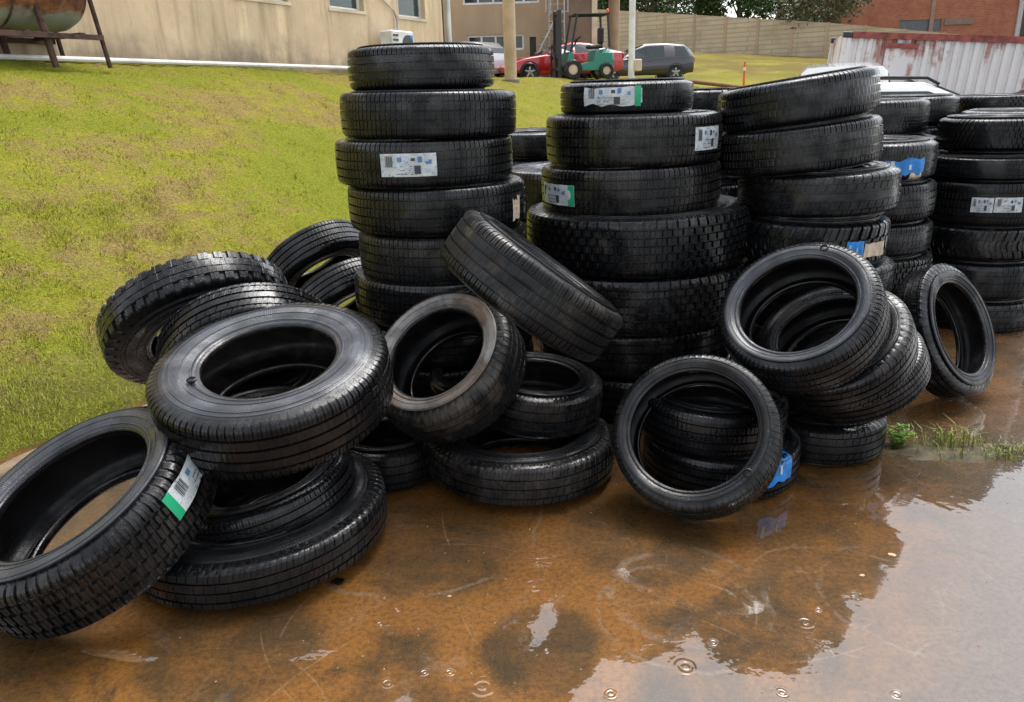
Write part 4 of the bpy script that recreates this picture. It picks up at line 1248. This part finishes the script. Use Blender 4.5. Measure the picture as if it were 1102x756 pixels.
def tree(label, loc, h, spread, n, leaf, mat, seed, group='trees beyond the far wall', cz=.62):
    r = random.Random(seed)
    e = empty('tree', loc); tag(e, label, 'tree', group)
    tb = MB(); tb.tube([(0, 0, -.4), (.1, 0, h * .3), (.0, .1, h * .62)], [.22, .17, .10], 10)
    cl = []
    for i in range(9):
        a = r.uniform(0, 6.28); rr = spread * r.uniform(.3, .8); zz = h * r.uniform(cz - .22, .95)
        p = (rr * math.cos(a), rr * math.sin(a), zz); cl.append((p, spread * r.uniform(.28, .5)))
        tb.tube([(0.03, .03, h * r.uniform(.3, .5)), (p[0] * .5, p[1] * .5, zz * .8), p], [.07, .045, .02], 6)
    tb.build('trunk', M['wood'], e, smooth=50)
    link('crown', crown_mesh('crown', cl, n, leaf, mat, seed), e)
spec = [(648, 70, 'dark leafy tree over the far wall, next to the brown building', 6.5, 3.9, 'leaf'), (700, 68, 'broad dark green tree over the far wall behind the grey hatchback', 6.0, 4.2, 'leaf'),
        (748, 67, 'bright green bushy tree over the middle of the far wall', 5.6, 3.9, 'leaf2'), (792, 66, 'tall dark tree over the far wall above the orange stake', 7.0, 3.9, 'leaf'),
        (836, 68, 'low shaded tree over the right end of the far wall', 5.2, 3.4, 'leaf'), (725, 76, 'pale green tree crown further back, above the grey hatchback', 8.0, 4.4, 'leaf2'), (675, 78, 'shaded tree crown further back, above the brown round column', 8.0, 4.4, 'leaf')]
for i, (px, Y, lb, h, sp_, mt) in enumerate(spec):
    g = at(px, 50, Y); zt0 = at(px, 18, Y).z - 2.6
    tree(lb, (g.x, Y, zt0), h + 1.5, sp_, 7000, .17, M[mt], 50 + i, cz=.45)
g = at(930, 50, 50); tree('sparse olive tree in front of the brick house, left of the container top', (g.x, 56, 3.0), 5.4, 3.1, 2600, .15, M['leaf3'], 77, cz=.78)
g = at(893, 50, 72); tree('small tree with olive leaves by the corner of the brick house', (g.x, 72, 3.6), 6.6, 2.6, 3000, .15, M['leaf2'], 78, cz=.6)
# ------------------------------------------------------------------ ground
def yard_mat():
    t = NT('wet_silty_concrete'); g = t.pos()
    warp = t.new('ShaderNodeVectorMath', operation='ADD'); t.l.new(g, warp.inputs[0])
    nz = t.new('ShaderNodeTexNoise'); t.l.new(g, nz.inputs['Vector']); nz.inputs['Scale'].default_value = 3.0; nz.inputs['Detail'].default_value = 4
    sc = t.new('ShaderNodeVectorMath', operation='MULTIPLY_ADD'); t.l.new(nz.outputs['Color'], sc.inputs[0]); sc.inputs[1].default_value = (.16, .16, 0); sc.inputs[2].default_value = (-.08, -.08, 0)
    t.l.new(sc.outputs[0], warp.inputs[1]); gw = warp.outputs[0]
    big = t.noise(g, 1.2, 6, .66, .3); mid = t.noise(g, 4.5, 8, .72, .5); fine = t.noise(g, 55, 4, .7); grit = t.noise(g, 190, 2, .6)
    dark = (.046, .026, .007); silt = (.19, .077, .011); grey = (.085, .068, .052)
    m = t.math('ADD', t.math('MULTIPLY', big, .5), t.math('MULTIPLY', mid, .6))
    col = t.mix(t.ramp(m, .42, .74), dark, silt)
    # round marks left by tyres that stood here
    def ringmask(px, py, r, w):
        c = at(px, py, z=0)
        d = t.new('ShaderNodeVectorMath', operation='DISTANCE'); t.l.new(gw, d.inputs[0]); d.inputs[1].default_value = (c.x, c.y, 0)
        return t.ramp(t.math('ABSOLUTE', t.math('SUBTRACT', d.outputs['Value'], r)), w * .25, w, 1, 0), d.outputs['Value']
    for (px, py, r, w, s) in ((585, 700, .265, .11, 1), (250, 692, .37, .14, 1), (690, 580, .36, .11, .8), (470, 590, .40, .13, .8)):
        k, dv = ringmask(px, py, r, w)
        k = t.math('MULTIPLY', k, t.ramp(mid, .28, .5)); col = t.mix(t.math('MULTIPLY', k, s), col, silt)
        inner = t.math('MULTIPLY', t.ramp(dv, r * .55, r * .85, 1, 0), .26 if s > .85 else .18)
        col = t.mix(inner, col, (.044, .027, .009))
    for (px, py, r, w) in ((742, 640, .26, .022), (735, 660, .27, .012), (985, 640, .30, .012), (450, 560, .5, .012), (905, 640, .3, .008)):
        k, dv = ringmask(px, py, r, w)
        k = t.math('MULTIPLY', k, t.ramp(t.noise(g, 6, 4), .42, .58)); col = t.mix(t.math('MULTIPLY', k, .30), col, (.26, .20, .14))
    # scratches: thin contour lines of stretched noise
    for (rot, scl, wd, seed) in ((.5, (2.6, .5, 1), .006, 0), (-.35, (.45, 2.2, 1), .005, 5), (1.2, (1.6, .7, 1), .004, 9)):
        n = t.noise(t.map(g, scl, (seed, seed * 2, 0), (0, 0, rot)), 1.6, 3, .5, .2)
        ln = t.ramp(t.math('ABSOLUTE', t.math('SUBTRACT', n, .5)), wd * .3, wd, 1, 0)
        ln = t.math('MULTIPLY', ln, t.ramp(t.noise(t.map(g, loc=(seed, 0, 0)), 2.3, 5, .6), .50, .66))
        ln = t.math('MULTIPLY', ln, t.ramp(grit, .35, .55))
        col = t.mix(t.math('MULTIPLY', ln, .22), col, (.36, .24, .12))
    rr_ = random.Random(12)
    for k_ in range(7):
        c = at(rr_.uniform(250, 950), rr_.uniform(540, 740), z=0); rad = rr_.uniform(.35, 1.3); an = rr_.uniform(0, 6.28)
        d = t.new('ShaderNodeVectorMath', operation='DISTANCE'); t.l.new(g, d.inputs[0]); d.inputs[1].default_value = (c.x + rad * math.cos(an), c.y + rad * math.sin(an), 0)
        ln = t.ramp(t.math('ABSOLUTE', t.math('SUBTRACT', d.outputs['Value'], rad)), .0012, .0042, 1, 0)
        ln = t.math('MULTIPLY', ln, t.ramp(t.noise(t.map(g, loc=(k_ * 3.1, 0, 0)), 2.6, 3, .5), .50, .60))
        ln = t.math('MULTIPLY', ln, t.ramp(grit, .3, .5))
        col = t.mix(t.math('MULTIPLY', ln, .3), col, (.34, .21, .10))
    # greyer concrete towards the right, its colour also carrying the sky's reflection
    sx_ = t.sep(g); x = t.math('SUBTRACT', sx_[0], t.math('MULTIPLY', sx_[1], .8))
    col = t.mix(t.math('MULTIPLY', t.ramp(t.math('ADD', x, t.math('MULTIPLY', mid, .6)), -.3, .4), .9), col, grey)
    col = t.mix(t.ramp(fine, .40, .66, 0, .6), col, t.mix(.75, col, (.012, .008, .004)))
    col = t.mix(t.math('MULTIPLY', t.ramp(grit, .60, .70), .28), col, (.40, .26, .11))
    # water: nearly everywhere, broken where the slab stands out
    dry = t.math('MULTIPLY', t.ramp(t.noise(g, 1.6, 6, .62), .60, .70), .0)
    # raindrop rings
    hsum = None
    wn = t.new('ShaderNodeTexNoise'); t.l.new(g, wn.inputs['Vector']); wn.inputs['Scale'].default_value = 22; wn.inputs['Detail'].default_value = 1
    ws = t.new('ShaderNodeVectorMath', operation='MULTIPLY_ADD'); t.l.new(wn.outputs['Color'], ws.inputs[0]); ws.inputs[1].default_value = (.014, .014, 0); t.l.new(g, ws.inputs[2])
    gd_ = ws.outputs[0]
    drops = [(575, 628, .06), (522, 738, .055), (487, 722, .02), (460, 722, .022), (740, 716, .05), (590, 700, .012), (868, 668, .045), (430, 655, .015), (812, 590, .03), (330, 690, .02), (660, 745, .03), (905, 555, .03), (770, 690, .02)] + [(random.Random(i).uniform(240, 1000), random.Random(i + 50).uniform(560, 750), random.Random(i + 90).uniform(.012, .045)) for i in range(9)]
    for i, (px, py, r) in enumerate(drops):
        c = at(px, py, z=0)
        d = t.new('ShaderNodeVectorMath', operation='DISTANCE'); t.l.new(gd_, d.inputs[0]); d.inputs[1].default_value = (c.x, c.y, 0)
        dv = d.outputs['Value']
        wv = t.math('SINE', t.math('MULTIPLY', dv, 2 * math.pi / (r * .42)))
        wv = t.math('MULTIPLY', wv, t.ramp(dv, r * .25, r * 1.1, 1, 0))
        hsum = wv if hsum is None else t.math('ADD', hsum, wv)
    rip = t.math('MULTIPLY', t.noise(t.map(g, (1, 1.0, 1)), 7, 2, .5, .4), .9)
    wav = t.noise(g, 26, 2, .5)
    h = t.math('ADD', t.math('MULTIPLY', hsum, .00042), t.math('ADD', t.math('MULTIPLY', rip, .0016), t.math('MULTIPLY', wav, .00035)))
    bn = t.new('ShaderNodeBump'); bn.inputs['Strength'].default_value = 1.0; bn.inputs['Distance'].default_value = 1.0
    t.l.new(h, bn.inputs['Height'])
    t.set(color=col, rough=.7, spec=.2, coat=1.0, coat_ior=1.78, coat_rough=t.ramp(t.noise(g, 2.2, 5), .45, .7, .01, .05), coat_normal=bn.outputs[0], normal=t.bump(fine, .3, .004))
    return t.m
nx, ny = 2, 2
V = [(-400, -60, 0), (400, -60, 0), (400, 700, 0), (-400, 700, 0)]
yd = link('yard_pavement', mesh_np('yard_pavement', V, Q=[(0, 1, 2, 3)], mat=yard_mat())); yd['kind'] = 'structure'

def lawn_color(t, g):
    a = t.noise(g, .55, 5, .6, .3); b = t.noise(g, 3.6, 7, .74, .4); c = t.noise(g, 19, 4, .7)
    col = t.mix(t.ramp(a, .36, .64), (.235, .252, .020), (.35, .31, .036))
    col = t.mix(t.ramp(c, .35, .7, 0, .5), col, (.15, .20, .012))
    dry = t.math('ADD', t.math('MULTIPLY', b, .6), t.math('MULTIPLY', a, .45))
    col = t.mix(t.ramp(dry, .49, .61, 0, .8), col, (.29, .19, .085))
    dd = t.math('ADD', t.math('MULTIPLY', t.math('SUBTRACT', t.sep(g)[0], P0.x), NXm), t.math('MULTIPLY', t.math('SUBTRACT', t.sep(g)[1], P0.y), NYm))
    lush = t.math('MULTIPLY', t.ramp(t.math('ADD', dd, t.math('MULTIPLY', b, 1.2)), .8, 1.5, 1, 0), .5)
    col = t.mix(lush, col, (.16, .24, .02))
    return col, c, b
def lawn_mat():
    t = NT('patchy_lawn'); g = t.pos(); col, c, b = lawn_color(t, g)
    y = t.sep(g)[1]
    far = t.math('MULTIPLY', t.ramp(y, 36, 42), t.ramp(t.noise(g, .35, 5), .35, .55))
    col = t.mix(t.math('MULTIPLY', far, .8), col, (.15, .095, .04))
    d = t.math('ADD', t.math('MULTIPLY', t.math('SUBTRACT', t.sep(g)[0], P0.x), NXm), t.math('MULTIPLY', t.math('SUBTRACT', y, P0.y), NYm))
    soil = t.ramp(t.math('ADD', d, t.math('MULTIPLY', t.noise(g, 3, 5), -.5)), -.05, .25, 1, 0)
    col = t.mix(t.math('MULTIPLY', soil, .45), col, (.085, .05, .02))
    t.set(color=t.mix(t.ramp(t.noise(g, 48, 4, .75), .58, .36, 0, .6), t.mix(t.ramp(t.noise(g, 75, 3, .7), .52, .66, 0, .55), col, (.42, .38, .10)), (.085, .08, .016)), rough=.9, spec=.05, normal=t.bump(t.math('ADD', c, t.noise(g, 70, 4, .7)), .9, .03))
    return t.m
# lawn sheet, laid out along its own edge
ts = np.concatenate([np.linspace(-14, -2, 24, endpoint=False), np.linspace(-2, 12, 160, endpoint=False), np.linspace(12, 45, 100, endpoint=False), np.linspace(45, 120, 40)])
ds = np.concatenate([np.linspace(-12, -.12, 20, endpoint=False), np.linspace(-.12, 7.5, 110, endpoint=False), np.linspace(7.5, 30, 60, endpoint=False), np.linspace(30, 90, 20)])
TT, DD = np.meshgrid(ts, ds)
edge = .10 * np.sin(TT * 2.3) + .06 * np.sin(TT * 6.1 + 1) + .03 * np.sin(TT * 15.0)
DE = DD + edge * np.clip(1 - np.abs(DD) / .8, 0, 1)
GX = P0.x + EX * TT + NXm * DE; GY = P0.y + EY * TT + NYm * DE
GZ = terrain(P0.x + EX * TT + NXm * DD, P0.y + EY * TT + NYm * DD)
GZ = np.where(GZ < .02, -.03, GZ)
GZ = GZ + np.where(GZ > .1, rng.normal(0, .006, GZ.shape), 0)
nr, nc = TT.shape
V = np.stack([GX, GY, GZ], -1).reshape(-1, 3)
i = np.arange(nr - 1)[:, None] * nc; j = np.arange(nc - 1)[None, :]
Q = np.stack([i + j, i + j + 1, i + nc + j + 1, i + nc + j], -1).reshape(-1, 4)
lw = link('lawn_ground', mesh_np('lawn_ground', V, Q, mat=lawn_mat(), smooth=True)); lw['kind'] = 'structure'

# grass blades
def grass_mat():
    t = NT('grass_blades'); g = t.pos(); col, c, b = lawn_color(t, g)
    f = t.noise(g, 90, 2)
    col = t.mix(t.ramp(f, .42, .30, 0, .75), col, (.07, .085, .010)); col = t.mix(t.ramp(f, .56, .68, 0, .7), col, (.36, .33, .09))
    t.set(color=col, rough=.7, spec=.06)
    return t.m
def blades(n, tr, dr, hh, ww, seed, keep=None):
    r = np.random.default_rng(seed)
    t_ = r.uniform(*tr, n); u = r.uniform(0, 1, n); d_ = dr[0] + (dr[1] - dr[0]) * u
    x = P0.x + EX * t_ + NXm * d_; y = P0.y + EY * t_ + NYm * d_
    clump = np.sin(x * 5.1 + 2 * np.sin(y * 3.7)) * np.sin(y * 4.3 + 2 * np.sin(x * 2.9)) + .5 * np.sin(x * 13 + y * 9)
    m_ = (r.uniform(-1.8, 1.0, n) < clump) & (y > 1.2) & (np.abs(x) < y * .78 + .5)
    x, y = x[m_], y[m_]; k = len(x); clump = clump[m_]
    z = terrain(x, y) - .008
    h = hh * r.uniform(.4, 1.25, k) * (1 + .35 * clump); w = ww * r.uniform(.7, 1.3, k)
    a = r.uniform(0, 6.283, k); l = r.uniform(.1, .95, k) * h; la = r.uniform(0, 6.283, k)
    dx, dy = np.cos(a) * w, np.sin(a) * w
    b0 = np.stack([x - dx, y - dy, z], 1); b1 = np.stack([x + dx, y + dy, z], 1)
    m0 = np.stack([x - dx * .7 + np.cos(la) * l * .35, y - dy * .7 + np.sin(la) * l * .35, z + h * .6], 1); m1 = m0 + np.stack([dx * 1.4, dy * 1.4, 0 * dx], 1)
    tp = np.stack([x + np.cos(la) * l, y + np.sin(la) * l, z + h * .95], 1)
    V = np.stack([b0, b1, m1, m0, tp], 1).reshape(-1, 3)
    i0 = np.arange(k) * 5
    nq = np.cross(b1 - b0, m0 - b0); flip = (nq @ np.array([0, -1, .25])) < 0     # wind every blade the same way, so that all shade alike
    Q = np.stack([i0, i0 + 1, i0 + 2, i0 + 3], 1); T = np.stack([i0 + 3, i0 + 2, i0 + 4], 1)
    Q[flip] = Q[flip][:, ::-1]; T[flip] = T[flip][:, ::-1]
    return V, Q, T
parts = [blades(90000, (-1.5, 3.5), (.0, 2.2), .028, .0019, 1), blades(60000, (-2, 8), (.2, 5), .026, .0026, 2), blades(70000, (-2, 24), (1, 7.4), .028, .0045, 3)]
Vs, Qs, Ts = [], [], []; off = 0
for V, Q, T in parts: Vs.append(V); Qs.append(Q + off); Ts.append(T + off); off += len(V)
gr_ = link('grass', mesh_np('grass', np.concatenate(Vs), np.concatenate(Qs), np.concatenate(Ts), mat=grass_mat())); gr_['kind'] = 'stuff'
gm = gr_.data; gm.polygons.foreach_set('use_smooth', [True] * len(gm.polygons))
up_n = np.tile(np.array([0, -.12, 1.0]), (len(gm.vertices), 1)) + rng.normal(0, .42, (len(gm.vertices), 3)); up_n /= np.linalg.norm(up_n, axis=1)[:, None]
gm.normals_split_custom_set_from_vertices([tuple(v) for v in up_n])

# rough sandy kerb between lawn and slab
kb = MB(); r2 = random.Random(5)
pts = []
for i in range(70):
    t_ = -3 + i * .16
    pts.append((P0.x + EX * t_ + NXm * (-.10 + r2.uniform(-.02, .02)), P0.y + EY * t_ + NYm * (-.10 + r2.uniform(-.02, .02)), .0))
vs = []; fs = []
for i, (x, y, z) in enumerate(pts):
    for (o, hz_) in ((-.05, -.02), (-.04, .014), (.0, .022), (.05, .02), (.09, -.02)):
        vs.append((x + NXm * o, y + NYm * o, hz_ + (r2.uniform(-.006, .006) if hz_ > 0 else 0)))
for i in range(len(pts) - 1):
    for k in range(4): fs.append((i * 5 + k, i * 5 + k + 1, i * 5 + 5 + k + 1, i * 5 + 5 + k))
kb.add(vs, fs); ko = kb.build('kerb_strip', plain('sandy_concrete', (.17, .12, .07), .85, scale=14, var=.2, bump=.5), None, smooth=60); ko['kind'] = 'structure'

# brown earth bank and kerb line at the foot of the far grass
p1, p2 = at(742, 88, 30), at(840, 97, 26)
e_ = MB(); e_.tube([at(735, 87, 31), at(770, 91, 29), at(800, 94.5, 27.5), at(850, 98, 25.5)], [.07, .07, .06, .06], 8)
ek = e_.build('earth_kerb', plain('red_brown_earth', (.20, .10, .05), .95, scale=5, bump=.5), None, smooth=60); ek['kind'] = 'structure'

# ------------------------------------------------------------------ weeds in the puddle
M['weed'] = leaf_mat('weed_leaves', (.10, .22, .02), (.16, .27, .03))
M['straw'] = leaf_mat('weed_grass', (.22, .26, .04), (.38, .33, .11))
def leafy(loc, n, size, seed):
    r = np.random.default_rng(seed); V, Q = [], []
    for s in range(n):
        a = r.uniform(0, 6.28); lean = r.uniform(.1, .7); L = size * r.uniform(.6, 1.1)
        for k in range(7):
            f = (k + 1) / 7
            p = np.array([math.cos(a) * lean * L * f, math.sin(a) * lean * L * f, L * f * (1 - .25 * lean)])
            for sd in (-1, 1):
                la = a + sd * r.uniform(.7, 1.6); ll = size * r.uniform(.22, .36); w = ll * .22
                d = np.array([math.cos(la), math.sin(la), r.uniform(-.1, .5)]); d /= np.linalg.norm(d)
                w_ = np.cross(d, [0, 0, 1]); w_ /= np.linalg.norm(w_)
                b = len(V); V += [p, p + d * ll * .5 + w_ * w, p + d * ll, p + d * ll * .5 - w_ * w]; Q.append((b, b + 1, b + 2, b + 3))
    e = empty('weed_plant', loc)
    link('leaves', mesh_np('leaves', np.array(V), Q, mat=M['weed']), e)
    sm = MB()
    for k in range(5):
        a = k * 1.26; sm.tube([(0, 0, 0), (math.cos(a) * size * .3, math.sin(a) * size * .3, size * .6)], .0025, 5)
    sm.build('stem', M['weed'], e)
    return e
p = at(964, 480, z=0)
tag(leafy(p, 16, .10, 3), 'small bright green leafy weed beside the flat tyre in the puddle', 'weed')
def tuft(loc, n, h, spread, seed, label, mat='straw'):
    r = np.random.default_rng(seed); V, T = [], []
    for k in range(n):
        x, y = np.clip(r.normal(0, spread, 2), -1.5 * spread, 1.5 * spread) * [1.6, .55]; a = r.uniform(0, 6.28); l = r.uniform(.2, 1.0); hh = h * r.uniform(.4, 1.2); w = .0022
        dx, dy = math.cos(a + 1.57) * w, math.sin(a + 1.57) * w
        ex, ey = math.cos(a) * l * hh, math.sin(a) * l * hh
        b = len(V)
        V += [(x - dx, y - dy, 0), (x + dx, y + dy, 0), (x + ex * .4 + dx, y + ey * .4 + dy, hh * .7), (x + ex * .4 - dx, y + ey * .4 - dy, hh * .7), (x + ex, y + ey, hh * .85)]
        T += [(b, b + 1, b + 2), (b, b + 2, b + 3), (b + 3, b + 2, b + 4)]
    e = empty('grass_tuft', loc); link('blades', mesh_np('blades', np.array(V), None, T, mat=M[mat]), e)
    tag(e, label, 'weed', 'grass weeds growing from the joint in the puddle'); return e
tuft(at(1016, 482, z=0), 80, .12, .06, 1, 'tall grassy weed with arching blades, right of the leafy weed')
tuft(at(1052, 487, z=0), 80, .06, .085, 2, 'low yellowish grass weed in the middle of the muddy hump', 'straw')
tuft(at(1090, 492, z=0), 90, .05, .055, 3, 'short grass weed at the right edge of the puddle')
# muddy hump under the weeds
hm = MB(); c = at(1050, 486, z=0); vs = []; fs = []
r3 = np.random.default_rng(4)
rows = [(1.0, -.004), (.75, .012), (.4, .02), (.05, .024)]
for (s, z) in rows:
    for k in range(28):
        a = 2 * math.pi * k / 28; w = 1 + .22 * math.sin(3 * a + 1) + .12 * math.sin(7 * a)
        vs.append((c.x + .42 * s * w * math.cos(a), c.y + .085 * s * w * math.sin(a), z + (r3.uniform(-.003, .004) if z > 0 else 0)))
for l in range(3):
    for k in range(28): fs.append((l * 28 + k, l * 28 + (k + 1) % 28, l * 28 + 28 + (k + 1) % 28, l * 28 + 28 + k))
fs.append(tuple(84 + k for k in range(28)))
hm.add(vs, fs); ho = hm.build('mud_hump', plain('wet_mud', (.075, .058, .022), .75, scale=22, var=.35, bump=.6), None, smooth=60); ho['kind'] = 'structure'

# small litter
def scrap(name, label, px, py, size, mat, seed, grp=None):
    r = random.Random(seed); c = at(px, py, z=0); m_ = MB(); k = 9
    ring_ = [(size * r.uniform(.6, 1.1) * math.cos(2 * math.pi * i / k), size * r.uniform(.35, .8) * math.sin(2 * math.pi * i / k)) for i in range(k)]
    m_.prism(ring_, (0, 0, 1), size * .25, (c.x, c.y, size * .16), (1, 0, 0), (0, 1, 0))
    tag(m_.build(name, mat, None), label, 'litter', grp)
scrap('rubber_scrap', 'black rubber scrap beside the flat puddle tyre of the left heap', 364, 627, .028, M['tread'], 1)
lf = plain('wet_dead_leaf', (.45, .33, .18), .5)
scrap('dead_leaf', 'small pale leaf fragment lying in the wet before the thin ring', 741, 539, .009, lf, 2)
scrap('dead_leaf', 'tiny pale leaf flake on the wet slab left of the big raindrop ring', 484, 642, .008, lf, 3)
scrap('dead_leaf', 'pale twig fragment on the slab between the two reflections', 960, 598, .016, lf, 4)
scrap('dead_leaf', 'pale chip lying in the puddle right of the round scuff mark', 928, 620, .010, lf, 5)

# grit washed onto the slab
r = np.random.default_rng(21); n = 420
gx = r.uniform(-1.3, 2.4, n); gy = r.uniform(1.35, 3.6, n); gs = r.uniform(.0012, .0042, n) * r.uniform(.5, 1.2, n)
keep = np.array([all(math.hypot(x - t[1].x, y - t[1].y) > t[2] + .01 or t[1].z - t[2] > .3 for t in TYRES) for x, y in zip(gx, gy)])
gx, gy, gs = gx[keep], gy[keep], gs[keep]; n = len(gx)
base = np.array([(1, 0, 0), (0, 1, 0), (-1, 0, 0), (0, -1, 0), (0, 0, .7), (0, 0, -.3)])
V = (base[None] * (gs[:, None, None] * r.uniform(.6, 1.4, (n, 6, 1))) + np.stack([gx, gy, gs * .2], 1)[:, None]).reshape(-1, 3)
T = np.array([(0, 1, 4), (1, 2, 4), (2, 3, 4), (3, 0, 4), (1, 0, 5), (2, 1, 5), (3, 2, 5), (0, 3, 5)])
T = (T[None] + (np.arange(n) * 6)[:, None, None]).reshape(-1, 3)
gt = link('grit', mesh_np('grit', V, None, T, mat=plain('pale_grit', (.30, .20, .11), .6, var=.3, scale=3))); gt['kind'] = 'stuff'
# ------------------------------------------------------------------ light
w = bpy.data.worlds.new('World'); scene.world = w; w.use_nodes = True
nt = w.node_tree
bg = nt.nodes['Background']
sky = nt.nodes.new('ShaderNodeTexSky'); sky.sky_type = 'NISHITA'; sky.sun_disc = False
SUN_EL, SUN_AZ = R_(66), R_(30)      # azimuth measured clockwise from +Y
sky.sun_elevation = SUN_EL; sky.sun_rotation = SUN_AZ
sky.air_density = 1.0; sky.dust_density = 2.5; sky.ozone_density = 1.0
hs = nt.nodes.new('ShaderNodeHueSaturation'); hs.inputs['Saturation'].default_value = .30
nt.links.new(sky.outputs[0], hs.inputs['Color']); nt.links.new(hs.outputs[0], bg.inputs[0])
bg.inputs[1].default_value = .15
sd = bpy.data.lights.new('sun', 'SUN'); sd.energy = 1.1; sd.angle = R_(35); sd.color = (1, .985, .96)
so = bpy.data.objects.new('sun', sd); COL.objects.link(so)
dirv = Vector((math.sin(SUN_AZ) * math.cos(SUN_EL), math.cos(SUN_AZ) * math.cos(SUN_EL), math.sin(SUN_EL)))
so.rotation_mode = 'QUATERNION'; so.rotation_quaternion = dirv.to_track_quat('Z', 'Y')
so.location = (0, -5, 12)
vs = scene.view_settings
scene.display_settings.display_device = 'sRGB'
vs.view_transform = 'Standard'; vs.look = 'None'; vs.gamma = 1; vs.exposure = 1.3; vs.use_curve_mapping = False
scene.cycles.use_denoising = True
scene.cycles.max_bounces = 6; scene.cycles.diffuse_bounces = 3; scene.cycles.glossy_bounces = 4; scene.cycles.transparent_max_bounces = 8
